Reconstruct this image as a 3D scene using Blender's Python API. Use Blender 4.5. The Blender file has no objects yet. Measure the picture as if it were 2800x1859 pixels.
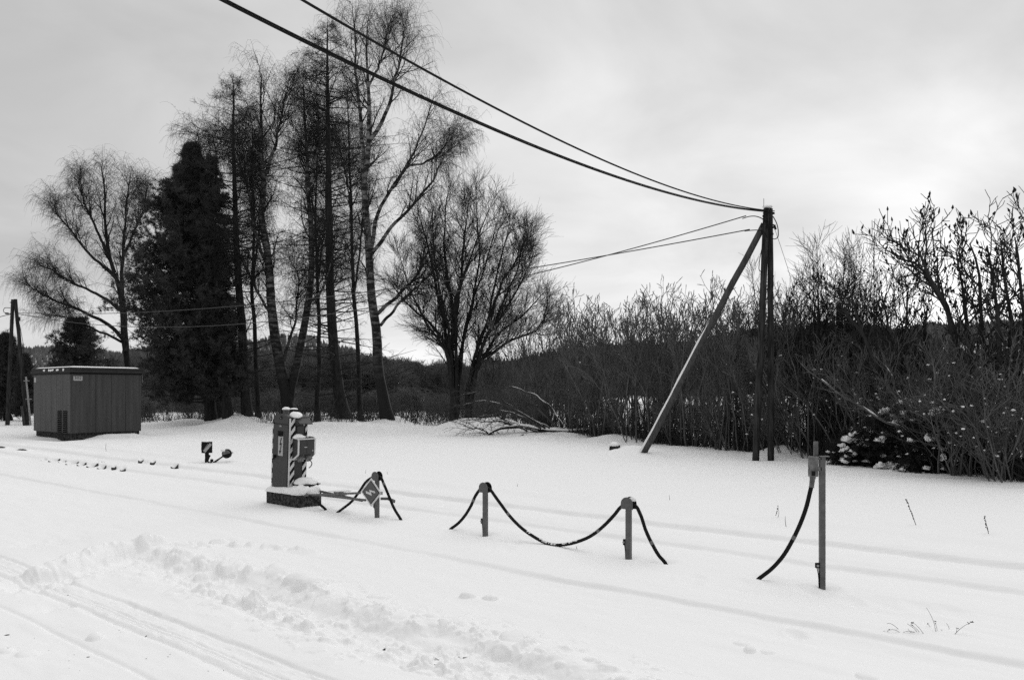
import bpy, math
import numpy as np
from mathutils import Vector, Matrix

SC = bpy.context.scene
COL = SC.collection
H = 2.1            # height of the lens above the snow
F = 2200.0         # focal length in photograph pixels (photo is 2800 wide)
HZ = 1070.0        # horizon row
PI = math.pi
rnd = np.random.default_rng

# ------------------------------------------------------------------ measuring helpers
def at(px, py, Y):                 # point seen at a photo pixel, Y metres in front of the lens
    return np.array([(px - 1400) * Y / F, Y, H + (HZ - py) * Y / F])
def gnd(px, py, z=0.0):            # point on the snow seen at a photo pixel
    Y = F * (H - z) / (py - HZ)
    return np.array([(px - 1400) * Y / F, Y, z])
UX, UY = .765, -.644               # along the track
NX, NY = .644, .765                # away from the camera, across the track
def on_line(px, py, n):            # point at a photo pixel in the upright plane parallel to the track
    k = (px - 1400) / F
    Y = n / (NX * k + NY)
    return at(px, py, Y)
TRACK_ANG = math.atan2(UY, UX)

# ------------------------------------------------------------------ noise
def _h(ix, iy, s):
    a = (ix.astype(np.int64) * 374761393 + iy.astype(np.int64) * 668265263 + s * 974711) & 0xffffffff
    a = ((a ^ (a >> 13)) * 1274126177) & 0xffffffff
    return ((a ^ (a >> 16)) & 0xffff) / 65535.0
def vn(x, y, s=0):
    x = np.asarray(x, float); y = np.asarray(y, float)
    ix = np.floor(x); iy = np.floor(y)
    fx = x - ix; fy = y - iy
    fx = fx * fx * fx * (fx * (fx * 6 - 15) + 10); fy = fy * fy * fy * (fy * (fy * 6 - 15) + 10)
    a = _h(ix, iy, s); b = _h(ix + 1, iy, s); c = _h(ix, iy + 1, s); d = _h(ix + 1, iy + 1, s)
    return (a + (b - a) * fx) * (1 - fy) + (c + (d - c) * fx) * fy
def fbm(x, y, s=0, o=4):
    t = 0; a = .5; n = 0
    for i in range(o):
        t = t + a * vn(x, y, s + i * 17); n += a
        a *= .5; x = x * 2.03 + 13.7; y = y * 2.03 - 7.1
    return t / n
def sstep(a, b, x):
    t = np.clip((x - a) / (b - a), 0, 1)
    return t * t * (3 - 2 * t)

# ------------------------------------------------------------------ materials (all procedural, all grey: a black and white photo)
def mat(name, v, rough=.8, var=.0, scale=6.0, stretch=(1, 1, 1), bump=0.0, bscale=None, metal=0.0, spec=.3, dark=None, detail=5.0):
    m = bpy.data.materials.new(name); m.use_nodes = True
    nt = m.node_tree; N = nt.nodes; L = nt.links
    b = N['Principled BSDF']
    b.inputs['Roughness'].default_value = rough
    b.inputs['Metallic'].default_value = metal
    b.inputs['Specular IOR Level'].default_value = spec
    b.inputs['Base Color'].default_value = (v, v, v, 1)
    if var or bump:
        tc = N.new('ShaderNodeTexCoord'); mp = N.new('ShaderNodeMapping')
        mp.inputs['Scale'].default_value = stretch
        L.new(tc.outputs['Object'], mp.inputs['Vector'])
    if var:
        nz = N.new('ShaderNodeTexNoise'); nz.inputs['Scale'].default_value = scale; nz.inputs['Detail'].default_value = detail
        L.new(mp.outputs[0], nz.inputs['Vector'])
        cr = N.new('ShaderNodeValToRGB')
        lo = v * (1 - var) if dark is None else dark
        hi = v * (1 + var)
        cr.color_ramp.elements[0].position = .3; cr.color_ramp.elements[1].position = .72
        cr.color_ramp.elements[0].color = (lo, lo, lo, 1); cr.color_ramp.elements[1].color = (hi, hi, hi, 1)
        L.new(nz.outputs['Fac'], cr.inputs[0]); L.new(cr.outputs[0], b.inputs['Base Color'])
    if bump:
        n2 = N.new('ShaderNodeTexNoise'); n2.inputs['Scale'].default_value = bscale or scale * 2; n2.inputs['Detail'].default_value = 4
        L.new(mp.outputs[0], n2.inputs['Vector'])
        bp = N.new('ShaderNodeBump'); bp.inputs['Strength'].default_value = bump; bp.inputs['Distance'].default_value = .02
        L.new(n2.outputs['Fac'], bp.inputs['Height']); L.new(bp.outputs[0], b.inputs['Normal'])
    return m

def snow_ground_mat():
    m = bpy.data.materials.new('snow_ground'); m.use_nodes = True
    nt = m.node_tree; N = nt.nodes; L = nt.links
    b = N['Principled BSDF']; b.inputs['Roughness'].default_value = .75; b.inputs['Specular IOR Level'].default_value = .2
    tc = N.new('ShaderNodeTexCoord')
    at_ = N.new('ShaderNodeAttribute'); at_.attribute_name = 'bare'
    n1 = N.new('ShaderNodeTexNoise'); n1.inputs['Scale'].default_value = 22; n1.inputs['Detail'].default_value = 5
    L.new(tc.outputs['Object'], n1.inputs['Vector'])
    # bare = attribute + noise - .5
    ad = N.new('ShaderNodeMath'); ad.operation = 'MULTIPLY_ADD'; ad.inputs[1].default_value = .5; ad.inputs[2].default_value = -.25
    L.new(n1.outputs['Fac'], ad.inputs[0])
    a2 = N.new('ShaderNodeMath'); a2.operation = 'ADD'; L.new(ad.outputs[0], a2.inputs[0]); L.new(at_.outputs['Fac'], a2.inputs[1])
    cr = N.new('ShaderNodeValToRGB'); e = cr.color_ramp.elements
    e[0].position = .40; e[0].color = (.90, .90, .90, 1); e[1].position = .68; e[1].color = (.035, .035, .035, 1)
    L.new(a2.outputs[0], cr.inputs[0]); L.new(cr.outputs[0], b.inputs['Base Color'])
    n2 = N.new('ShaderNodeTexNoise'); n2.inputs['Scale'].default_value = 13; n2.inputs['Detail'].default_value = 4
    L.new(tc.outputs['Object'], n2.inputs['Vector'])
    bp = N.new('ShaderNodeBump'); bp.inputs['Strength'].default_value = .14; bp.inputs['Distance'].default_value = .02
    L.new(n2.outputs['Fac'], bp.inputs['Height']); L.new(bp.outputs[0], b.inputs['Normal'])
    return m

def birch_mat():
    m = bpy.data.materials.new('birch_bark'); m.use_nodes = True
    nt = m.node_tree; N = nt.nodes; L = nt.links
    b = N['Principled BSDF']; b.inputs['Roughness'].default_value = .85; b.inputs['Specular IOR Level'].default_value = .15
    tc = N.new('ShaderNodeTexCoord'); mp = N.new('ShaderNodeMapping'); mp.inputs['Scale'].default_value = (.9, .9, 3.4)
    L.new(tc.outputs['Object'], mp.inputs['Vector'])
    n1 = N.new('ShaderNodeTexNoise'); n1.inputs['Scale'].default_value = 1.5; n1.inputs['Detail'].default_value = 6; n1.inputs['Roughness'].default_value = .7
    L.new(mp.outputs[0], n1.inputs['Vector'])
    cr = N.new('ShaderNodeValToRGB'); e = cr.color_ramp.elements
    e[0].position = .47; e[0].color = (.018, .018, .018, 1); e[1].position = .58; e[1].color = (.19, .19, .19, 1)
    L.new(n1.outputs['Fac'], cr.inputs[0])
    # rough dark bark near the foot of the trunk (a real feature of old birches)
    sp = N.new('ShaderNodeSeparateXYZ'); L.new(tc.outputs['Object'], sp.inputs[0])
    mr = N.new('ShaderNodeMapRange'); mr.inputs['From Min'].default_value = 2.5; mr.inputs['From Max'].default_value = 8.0
    L.new(sp.outputs['Z'], mr.inputs['Value'])
    mx = N.new('ShaderNodeMix'); mx.data_type = 'RGBA'
    mx.inputs[6].default_value = (.02, .02, .02, 1)
    L.new(mr.outputs[0], mx.inputs[0]); L.new(cr.outputs[0], mx.inputs[7]); L.new(mx.outputs[2], b.inputs['Base Color'])
    return m

M = dict(
    ground=snow_ground_mat(),
    snow=mat('snow', .90, .7, bump=.3, bscale=30, spec=.2),
    birch=birch_mat(),
    twig=mat('twig_bark', .030, .9, spec=.1),
    larch=mat('larch_bark', .032, .95, var=.45, scale=7, stretch=(1, 1, .35), bump=.6, spec=.1),
    darkbark=mat('dark_bark', .026, .95, var=.4, scale=7, stretch=(1, 1, .3), spec=.1),
    shrub=mat('shrub_bark', .105, .9, var=.5, scale=1.1, spec=.1),
    shrub2=mat('sumac_bark', .036, .9, var=.4, scale=2, spec=.1),
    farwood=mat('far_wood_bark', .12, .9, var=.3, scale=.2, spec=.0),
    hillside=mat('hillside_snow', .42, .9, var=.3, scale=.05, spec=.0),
    slot=mat('slot_shadow_black', .006, .95, spec=.0),
    brushwood=mat('dead_branch_bark', .055, .9, var=.4, scale=2, spec=.05),
    fruit=mat('seed_head', .02, .95, spec=.1),
    needle=mat('needles', .05, .8, var=.6, scale=1.1, spec=.15),
    needle2=mat('young_needles', .022, .8, var=.4, scale=2, spec=.15),
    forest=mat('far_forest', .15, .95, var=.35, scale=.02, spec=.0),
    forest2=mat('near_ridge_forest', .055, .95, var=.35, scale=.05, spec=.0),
    pole=mat('creosote_wood', .028, .85, var=1.3, scale=6, stretch=(3, 3, .3), dark=.010, bump=1.0, spec=.04),
    strut=mat('grey_wood', .065, .85, var=.4, scale=6, stretch=(3, 3, .2), bump=.5, spec=.2),
    cable=mat('black_rubber', .010, .7, spec=.12),
    wire=mat('line_wire', .010, .7, spec=.1),
    wire_old=mat('weathered_wire', .05, .6, spec=.3),
    iron=mat('dark_iron', .016, .7, var=.4, scale=30, spec=.12),
    tape=mat('grey_tape', .14, .7, var=.2, scale=40),
    gpaint=mat('grey_paint', .095, .5, var=.28, scale=14, detail=9, spec=.4),
    gpaint_l=mat('light_grey_metal', .27, .55, var=.2, scale=25, spec=.5),
    cabpaint=mat('cabinet_paint', .042, .5, var=.10, scale=5, spec=.25),
    black=mat('black_paint', .010, .6, spec=.1),
    white=mat('white_paint', .62, .5, var=.06, scale=12, spec=.4),
    label=mat('label_plate', .38, .5, var=.06, scale=20, spec=.4),
    signred=mat('sign_field', .085, .45, spec=.4),
    hut=mat('hut_paint', .045, .55, var=.30, scale=2.0, stretch=(3.5, 3.5, .22), spec=.35),
    hutroof=mat('hut_fascia', .030, .7, var=.2, scale=4, spec=.15),
    concrete=mat('mossy_concrete', .06, .95, var=.7, scale=16, dark=.006, bump=1.0, bscale=30, spec=.03),
    glass=mat('dark_screen', .01, .2, spec=.5),
    rust=mat('worn_metal', .13, .7, var=.5, scale=18, spec=.35),
    lamp=mat('lantern_pane', .33, .4, var=.05, scale=9, spec=.5),
    grass=mat('dry_stalk', .10, .9, spec=.1),
    litter=mat('undergrowth_stem', .05, .95, var=.3, scale=3, spec=.05),
    steel=mat('rail_steel', .03, .5, var=.4, scale=20, metal=.3),
)

# ------------------------------------------------------------------ geometry collector
class G:
    def __init__(s): s.v = []; s.f4 = []; s.f3 = []; s.fn = []; s.n = 0
    def add(s, v, f4=None, f3=None, fn=None):
        v = np.asarray(v, float).reshape(-1, 3)
        if f4 is not None and len(f4): s.f4.append(np.asarray(f4, np.int64) + s.n)
        if f3 is not None and len(f3): s.f3.append(np.asarray(f3, np.int64) + s.n)
        if fn is not None:
            for f in fn: s.fn.append([i + s.n for i in f])
        s.v.append(v); s.n += len(v); return s
    def tubes(s, P, R, k=3, cap=False):
        P = np.asarray(P, float); R = np.asarray(R, float)
        if P.ndim == 2: P = P[None]; R = R[None]
        if len(P) == 0: return s
        Nn, Mm, _ = P.shape
        T = np.gradient(P, axis=1); T /= np.linalg.norm(T, axis=2, keepdims=True) + 1e-9
        mean = np.abs(T[:, :, 2].mean(1)) > .7
        ref = np.where(mean[:, None], np.array([1., .13, 0]), np.array([0, .11, 1.]))[:, None, :]
        A = np.cross(T, ref); A /= np.linalg.norm(A, axis=2, keepdims=True) + 1e-9
        B = np.cross(T, A)
        th = np.arange(k) * 2 * PI / k
        V = P[:, :, None, :] + R[:, :, None, None] * (np.cos(th)[None, None, :, None] * A[:, :, None, :] + np.sin(th)[None, None, :, None] * B[:, :, None, :])
        idx = np.arange(Nn * Mm * k).reshape(Nn, Mm, k)
        a = idx[:, :-1, :]; b = idx[:, 1:, :]
        q = np.stack([a, np.roll(a, -1, 2), np.roll(b, -1, 2), b], -1).reshape(-1, 4)
        fn = None
        if cap:
            fn = []
            for i in range(Nn): fn += [list(idx[i, 0, ::-1]), list(idx[i, -1])]
        return s.add(V, q, fn=fn)
    def box(s, c, d, R=None):
        c = np.asarray(c, float); d = np.asarray(d, float) / 2
        v = np.array([[x, y, z] for x in (-1, 1) for y in (-1, 1) for z in (-1, 1)]) * d
        if R is not None: v = v @ np.asarray(R).T
        return s.add(v + c, [[0, 1, 3, 2], [4, 6, 7, 5], [0, 4, 5, 1], [2, 3, 7, 6], [0, 2, 6, 4], [1, 5, 7, 3]])
    def bar(s, p, q, w, h):
        p = np.asarray(p, float); q = np.asarray(q, float); t = (q - p) / np.linalg.norm(q - p)
        up = np.array([0, 0, 1.]) if abs(t[2]) < .9 else np.array([0, 1., 0])
        a = np.cross(t, up); a /= np.linalg.norm(a); b = np.cross(a, t)
        return s.box((p + q) / 2, (np.linalg.norm(q - p), w, h), np.stack([t, a, b], 1))
    def cyl(s, p, q, r0, r1=None, k=16):
        r1 = r0 if r1 is None else r1
        return s.tubes(np.array([[p, q]], float), np.array([[r0, r1]]), k, cap=True)
    def prism(s, poly, y0, y1, Mx=None):     # polygon in local xz, extruded along local y
        n = len(poly); v = [(x, y0, z) for x, z in poly] + [(x, y1, z) for x, z in poly]
        v = np.array(v, float)
        if Mx is not None: v = v @ np.asarray(Mx)[:3, :3].T + np.asarray(Mx)[:3, 3]
        fn = [list(range(n)), list(range(2 * n - 1, n - 1, -1))] + [[(i + 1) % n, i, n + i, n + (i + 1) % n] for i in range(n)]
        return s.add(v, fn=fn)
    def blob(s, c, r, seed=0, amp=.25, nu=18, nv=10, flat=.25):   # snow lump, flattened below
        th = np.linspace(0, 2 * PI, nu, endpoint=False); ph = np.linspace(.001, PI - .001, nv)
        T, Pp = np.meshgrid(th, ph)
        d = np.stack([np.sin(Pp) * np.cos(T), np.sin(Pp) * np.sin(T), np.cos(Pp)], -1)
        k = 1 + amp * (2 * vn(d[..., 0] * 1.7 + d[..., 2] * 2.1 + seed * 7.3, d[..., 1] * 1.9 + d[..., 2] * .7 + 3.1, seed) - 1)
        d = d * k[..., None]
        d[..., 2] = np.where(d[..., 2] < 0, d[..., 2] * flat, d[..., 2])
        v = d * np.asarray(r, float) + np.asarray(c, float)
        idx = np.arange(nu * nv).reshape(nv, nu)
        a = idx[:-1]; b = idx[1:]
        q = np.stack([a, b, np.roll(b, -1, 1), np.roll(a, -1, 1)], -1).reshape(-1, 4)
        return s.add(v.reshape(-1, 3), q)
    def merge(s, o, Mx=None):
        for v in [np.concatenate(o.v)]:
            if Mx is not None: v = v @ np.asarray(Mx)[:3, :3].T + np.asarray(Mx)[:3, 3]
            s.add(v, np.concatenate(o.f4) if o.f4 else None, np.concatenate(o.f3) if o.f3 else None, o.fn or None)
        return s
    def mesh(s, name, smooth=True):
        me = bpy.data.meshes.new(name)
        v = np.concatenate(s.v)
        loops = []; sizes = []
        if s.f4: q = np.concatenate(s.f4); loops.append(q.ravel()); sizes.append(np.full(len(q), 4))
        if s.f3: q = np.concatenate(s.f3); loops.append(q.ravel()); sizes.append(np.full(len(q), 3))
        if s.fn:
            loops.append(np.array([i for f in s.fn for i in f])); sizes.append(np.array([len(f) for f in s.fn]))
        loops = np.concatenate(loops); sizes = np.concatenate(sizes)
        me.vertices.add(len(v)); me.vertices.foreach_set('co', v.astype(np.float32).ravel())
        me.loops.add(len(loops)); me.loops.foreach_set('vertex_index', loops.astype(np.int32))
        me.polygons.add(len(sizes))
        st = np.concatenate([[0], np.cumsum(sizes)[:-1]])
        me.polygons.foreach_set('loop_start', st.astype(np.int32))
        me.polygons.foreach_set('use_smooth', np.full(len(sizes), smooth))
        me.update(calc_edges=True); me.validate()
        return me

def tag(o, label=None, cat=None, group=None, kind=None):
    if label: o['label'] = label
    if cat: o['category'] = cat
    if group: o['group'] = group
    if kind: o['kind'] = kind
    return o
def obj(name, g, m, parent=None, smooth=False, bevel=0.0, loc=None):
    me = g if isinstance(g, bpy.types.Mesh) else g.mesh(name, smooth)
    if not len(me.materials): me.materials.append(M[m] if isinstance(m, str) else m)
    o = bpy.data.objects.new(name, me); COL.objects.link(o)
    if parent is not None: o.parent = parent
    if loc is not None: o.location = loc
    if bevel:
        b = o.modifiers.new('bevel', 'BEVEL'); b.width = bevel; b.segments = 2; b.limit_method = 'ANGLE'
    return o
def thing(name, label, cat, loc=(0, 0, 0), rz=0.0, group=None):
    o = bpy.data.objects.new(name, None); COL.objects.link(o)
    o.location = loc; o.rotation_euler = (0, 0, rz); o.empty_display_size = .3
    return tag(o, label, cat, group)
def resample(P, n, noise=0.0, seed=0):
    P = np.asarray(P, float)
    d = np.concatenate([[0], np.cumsum(np.linalg.norm(np.diff(P, axis=0), axis=1))])
    # catmull-rom through the points
    t = np.linspace(0, d[-1], n)
    m = np.gradient(P, d, axis=0) if len(P) > 2 else np.repeat([(P[1] - P[0]) / d[-1]], 2, 0)
    i = np.clip(np.searchsorted(d, t, side='right') - 1, 0, len(P) - 2)
    h = (d[i + 1] - d[i])[:, None]; u = ((t - d[i])[:, None]) / h
    Q = (2*u**3-3*u**2+1)*P[i] + (u**3-2*u**2+u)*h*m[i] + (-2*u**3+3*u**2)*P[i+1] + (u**3-u**2)*h*m[i+1]
    if noise:
        r = rnd(seed); w = r.normal(0, noise, (n, 3)); w[0] = 0
        k = np.array([.25, .5, .25])
        for a in range(3): w[:, a] = np.convolve(np.pad(w[:, a], 1, 'edge'), k, 'valid')
        Q = Q + w
    return Q

# ------------------------------------------------------------------ GROUND: one snow sheet out to the horizon
AN, BN, CN, PN = 11.42, 9.94, 7.31, 8.75
def pxline(pts): return np.array([gnd(*p)[:2] for p in pts])
BANK = pxline([(60, 1578), (120, 1566), (200, 1545), (280, 1522), (350, 1505), (420, 1498)])
RIDGE = pxline([(430, 1505), (520, 1535), (600, 1552), (690, 1572), (760, 1580), (850, 1612), (930, 1645), (1040, 1682), (1130, 1712), (1240, 1718), (1330, 1752), (1420, 1775), (1540, 1810), (1660, 1850), (1760, 1890)])
ARM = pxline([(400, 1500), (480, 1492), (600, 1490), (680, 1488), (790, 1495), (850, 1505)])
PATH = pxline([(90, 1592), (200, 1560), (330, 1528), (430, 1530), (520, 1565), (620, 1605), (720, 1640), (800, 1675), (900, 1708), (1000, 1738), (1080, 1762), (1180, 1790), (1300, 1815), (1420, 1850), (1520, 1890)])
NEAR = pxline([(470, 1570), (590, 1635), (690, 1640), (780, 1695), (900, 1738), (1030, 1775), (1140, 1805), (1260, 1850)])
def dist_poly(x, y, L):
    best = np.full(x.shape, 1e9); par = np.zeros(x.shape)
    for i in range(len(L) - 1):
        a = L[i]; b = L[i + 1]; ab = b - a
        t = np.clip(((x - a[0]) * ab[0] + (y - a[1]) * ab[1]) / (ab @ ab), 0, 1)
        d = np.hypot(x - a[0] - t * ab[0], y - a[1] - t * ab[1])
        k = d < best; best = np.where(k, d, best); par = np.where(k, i + t, par)
    return best, par
TREE_MOUNDS = [(at(px, 1160, Y)[0], Y, h, r) for px, Y, h, r in
               [(1050, 48, .36, 1.3), (1085, 49, .35, 1.0), (930, 51, .35, 1.6), (675, 50, .45, 1.7), (625, 49.5, .3, 1.2), (1290, 43, .55, 2.0), (1340, 41, .5, 1.8),
                (1000, 44, .25, 2.2), (880, 46, .3, 2.5), (1700, 34, .25, 1.2), (1740, 28.0, .20, .7), (1470, 39, .35, 2.4), (2140, 26.0, .3, .8), (640, 47, .35, 2.0), (520, 52, .3, 2.0)]]
def ground_h(x, y):
    r = np.hypot(x, y)
    n = NX * x + NY * y; s = UX * x + UY * y
    h = .10 * (fbm(x * .09, y * .09, 3, 3) - .5) * sstep(12, 30, r) + .035 * (fbm(x * .45, y * .45, 5, 3) - .5)
    h = h + .030 * (fbm(s * 1.1, n * 3.6, 9, 3) - .5) + .010 * (fbm(x * 3.1, y * 3.1, 11, 3) - .5)
    # far field roughness (wind-worked snow on the embankment beyond the track)
    far = sstep(12.3, 14.5, n) * (1 - sstep(55, 70, y))
    h = h + far * (.07 * (fbm(x * .5 + y * .2, y * .9, 21, 4) - .45))
    wob = .06 * (fbm(s * .25, s * 0 + 2.2, 31, 2) - .5) + .035 * (fbm(s * 2.3, n * 2.3, 33, 3) - .5)
    nn = n + wob
    def g(c, w): return np.exp(-((nn - c) / w) ** 2)
    lump = .6 + .8 * fbm(s * 1.1, n * 1.1, 41, 3)
    for c, am, wd in ((AN, .064, .042), (BN, .042, .045), (AN + 1.3, .02, .3)):
        h = h - am * sstep(c + wd, c - wd, nn) * (1 - sstep(c - wd, c - wd - .95, nn)) * (.55 + .45 * lump) + .03 * g(c + .3, .22) * lump
    h = h - .036 * sstep(CN + .048, CN - .04, nn) * (1 - sstep(CN - .25, CN - 1.3, nn) * .6) * (.75 + .5 * fbm(s * .5, n * 0, 43, 2))
    h = h + .02 * g(CN + .3, .3)
    # tyre marks of the service road
    fade = .6 + .6 * fbm(s * .8, n * .3, 51, 2)
    tr = sstep(3.2, 3.3, nn) * (1 - sstep(3.62, 3.68, nn))
    h = h - .022 * tr * fade
    for c, w, dpt in ((3.68, .026, .030), (3.50, .014, .016), (3.455, .012, .016), (3.41, .012, .014), (3.32, .020, .022), (2.82, .026, .018), (1.95, .026, .014), (1.72, .022, .012)):
        h = h - dpt * np.exp(-((n + .25 * wob - c) / w) ** 2) * fade
    h = h + .012 * np.exp(-((n - 3.385) / .03) ** 2)
    h = h + .016 * sstep(3.26, 3.3, nn) * (1 - sstep(3.7, 3.74, nn)) * (fbm(s * 9, n * 26, 57, 3) - .5)
    # shovelled snow: bank, ridge, trampled path
    near = r < 16
    bare = np.zeros_like(x)
    xs, ys = x[near], y[near]
    dB, tB = dist_poly(xs, ys, BANK); dR, tR = dist_poly(xs, ys, RIDGE); dA, tA = dist_poly(xs, ys, ARM); dP, tP = dist_poly(xs, ys, PATH); dN, tN = dist_poly(xs, ys, NEAR)
    wv = fbm(xs * 2.2, ys * 2.2, 61, 3); fine = fbm(xs * 7, ys * 7, 63, 4); vf = fbm(xs * 22, ys * 22, 65, 3)
    hh = np.zeros_like(xs)
    eB = sstep(0, .6, tB) * (1 - sstep(len(BANK) - 1.5, len(BANK) - 1, tB) * .4)
    hh += .15 * (1 - sstep(.03 + .06 * wv, .20 + .12 * wv, dB)) * (.85 + .3 * fine) * eB
    kR = .45 + 1.1 * fbm(tR * 1.7, tR * 0, 67, 3)
    hh += .085 * (1 - sstep(.02, .22 + .14 * wv, dR)) * kR * (.55 + .9 * fine)
    hh += .05 * (1 - sstep(.0, .22, dA)) * sstep(.42, .62, wv) * (.5 + fine)
    hh += .05 * (1 - sstep(0, .16, dN)) * sstep(.45, .6, wv) * (.5 + fine)
    pm = 1 - sstep(.14 + .1 * wv, .30 + .16 * wv, dP)
    hh += pm * (-.045 + .05 * (fine - .5) + .018 * (vf - .5))
    wide = 1 - sstep(.3, .8, np.minimum(dP, dR))
    hh += wide * .02 * sstep(.5, .7, fine)
    bb = pm * sstep(.50, .64, vf) * sstep(.52, .66, fbm(xs * 1.6, ys * 1.6, 71, 2)) * sstep(6.5, 9, tP) * .95
    # prints
    for px, py, rx, dpt in [(130, 1478, .33, .02), (190, 1470, .30, .02), (80, 1482, .25, .012), (130, 1655, .2, .018), (165, 1652, .16, .016)]:
        c = gnd(px, py); d = np.hypot((xs - c[0]) / rx, (ys - c[1]) / (rx * 1.2))
        hh += -dpt * (1 - sstep(.5, 1.1, d)) * (.2 + 1.5 * fine)
    for px, py, rx, dpt in [(2180, 1722, .07, .05), (2200, 1610, .1, .03), (2240, 1620, .1, .03), (2270, 1615, .09, .025), (1890, 1590, .1, .03), (1900, 1575, .09, .02), (2040, 1595, .1, .02), (2520, 1663, .12, .025), (2600, 1675, .14, .02),
                            (1385, 1500, .09, .02), (1410, 1485, .08, .02), (1440, 1470, .08, .015), (2330, 1645, .1, .02), (2420, 1650, .12, .02)]:
        c = gnd(px, py); d = np.hypot((xs - c[0]) / rx, (ys - c[1]) / (rx * 1.6))
        hh += -dpt * np.exp(-d ** 2) + dpt * .5 * np.exp(-((d - 1.5) / .5) ** 2) * fine
    # loose chunks thrown along the edges
    R_ = rnd(77)
    def chunks(L, cnt, spread, r0, r1):
        seg = R_.uniform(0, len(L) - 1.001, cnt); i = seg.astype(int); f = seg - i
        c = L[i] * (1 - f[:, None]) + L[i + 1] * f[:, None] + R_.normal(0, spread, (cnt, 2))
        return [(a[0], a[1], b) for a, b in zip(c, R_.uniform(r0, r1, cnt) ** 1.0)]
    ch = chunks(RIDGE, 60, .09, .025, .10) + chunks(BANK, 14, .06, .03, .07) + chunks(ARM, 22, .09, .03, .09) + chunks(NEAR, 24, .06, .03, .09) + chunks(PATH, 130, .2, .007, .028)
    for px, py, rr in [(600, 1478, .15), (640, 1472, .12), (655, 1480, .1), (480, 1492, .15), (412, 1494, .14), (760, 1568, .2), (775, 1580, .17), (830, 1600, .24), (850, 1612, .2), (1038, 1625, .14), (1245, 1708, .13), (1050, 1680, .17), (1090, 1692, .18), (1180, 1700, .15), (1425, 1762, .2), (1400, 1780, .17), (1490, 1790, .16), (1240, 1805, .11), (1150, 1805, .11),
                       (700, 1640, .14), (640, 1640, .13), (610, 1630, .09), (800, 1690, .11), (15, 1775, .1), (72, 1785, .09), (258, 1740, .09), (2030, 1752, .08), (2050, 1770, .07), (2100, 1775, .07), (2370, 1842, .09), (1280, 1625, .1), (1340, 1630, .1), (555, 1568, .12)]:
        c = gnd(px, py); ch.append((c[0], c[1], rr))
    for cx, cy, rr in ch:
        b = (np.abs(xs - cx) < rr * 1.4) & (np.abs(ys - cy) < rr * 1.4)
        if not b.any(): continue
        ang = R_.uniform(0, PI); dx = xs[b] - cx; dy = ys[b] - cy
        u = (dx * math.cos(ang) + dy * math.sin(ang)) / rr; v = (-dx * math.sin(ang) + dy * math.cos(ang)) / (rr * R_.uniform(.6, 1))
        d = np.sqrt(u * u + v * v) * (.85 + .4 * fine[b])
        p = np.sqrt(np.clip(1 - d * d, 0, 1)) * (1 + .35 * u * R_.uniform(-1, 1))
        hb = hh[b]; hh[b] = np.maximum(hb, np.minimum(hb, .05) + p * rr * R_.uniform(.25, .62))
    for px, py in [(2248, 1605), (1719, 1525), (1327, 1461), (1031, 1415), (2083, 1577), (1818, 1537), (1238, 1443), (1096, 1419), (925, 1399), (887, 1389)]:
        c = gnd(px, py); d = np.hypot(xs - c[0], ys - c[1]); hh += -.030 * np.exp(-(d / .075) ** 2) + .012 * np.exp(-((d - .2) / .08) ** 2)
    SPK = rnd(88); SP = []
    for k in range(70):
        px = SPK.uniform(0, 900); py = 1600 + 259 * SPK.random() + 0 * px
        if py > 1560 + (px - 90) * .4: SP.append((px, py, SPK.uniform(.004, .012)))
    # small earth specks thrown on the snow
    for px, py, rr in [(19, 1729, .03), (241, 1789, .02), (1272, 1786, .025), (1050, 1755, .02), (660, 1855, .05), (690, 1858, .05), (352, 1712, .012), (400, 1710, .012)] + SP:
        c = gnd(px, py); d = np.hypot(xs - c[0], ys - c[1]) / rr
        bb = np.maximum(bb, 1 - sstep(.4, 1.1, d))
    h[near] += hh; bare[near] = bb
    ridge_add = np.zeros_like(x)
    # hollows over the far turnout, dark ballast at the bottom
    for px, py, w in [(120, 1258, .16), (148, 1261.5, .3), (170, 1264, .22), (197, 1268, .36), (223, 1271, .25), (252, 1275.5, .3), (278, 1278.5, .22), (312, 1281.5, .13), (336, 1285, .14), (281, 1267, .08), (385, 1262, .16), (418, 1266, .16), (478, 1275.5, .2)]:
        c = gnd(px, py, -.04)
        rc = math.hypot(c[0], c[1]); ex, ey = c[0] / rc, c[1] / rc; u = (x - c[0]) * ey - (y - c[1]) * ex; v = (x - c[0]) * ex + (y - c[1]) * ey
        d = np.hypot(u / (w * .55), v / (w * .55 + .16))
        h = h - .08 * (1 - sstep(.45, 1.15, d))
        uu = np.abs(u) / (w * .5) + .35 * (fbm(x * 9, y * 3, 83, 2) - .5)
        lip = (1 - sstep(.85, 1.25, uu))
        ridge_add = np.maximum(ridge_add, .040 * (1 - sstep(.9, 3.6, uu)) * sstep(-.02, .12, v) * (1 - sstep(.2, 1.1, v)))
        bare = np.maximum(bare, lip * sstep(-.22, -.12, v) * (1 - sstep(.13, .165, v)))
    h = h + ridge_add
    # thin dark slot along the outer rail at the left edge
    sl = np.exp(-((n - AN + .62) / .10) ** 4) * sstep(-31.5, -33, s) * sstep(.32, .5, fbm(s * .9, s * 0, 81, 2))
    ms = sstep(-31.3, -32.2, s) * sstep(.30, .42, fbm(s * .9, s * 0, 81, 2)); q = n - AN + .62
    h = h + .045 * ms * sstep(0, .10, q) * (1 - sstep(.15, .7, q)); bare = np.maximum(bare, .95 * ms * sstep(-.2, -.12, q) * (1 - sstep(.07, .10, q)))
    # drifts round trunks, hut, posts
    for cx, cy, hh_, rr in TREE_MOUNDS:
        d2 = ((x - cx) / rr) ** 2 + ((y - cy) / rr) ** 2
        h = h + hh_ * np.exp(-d2) * (.7 + .6 * fbm(x * 1.3, y * 1.3, 91, 2))
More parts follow.
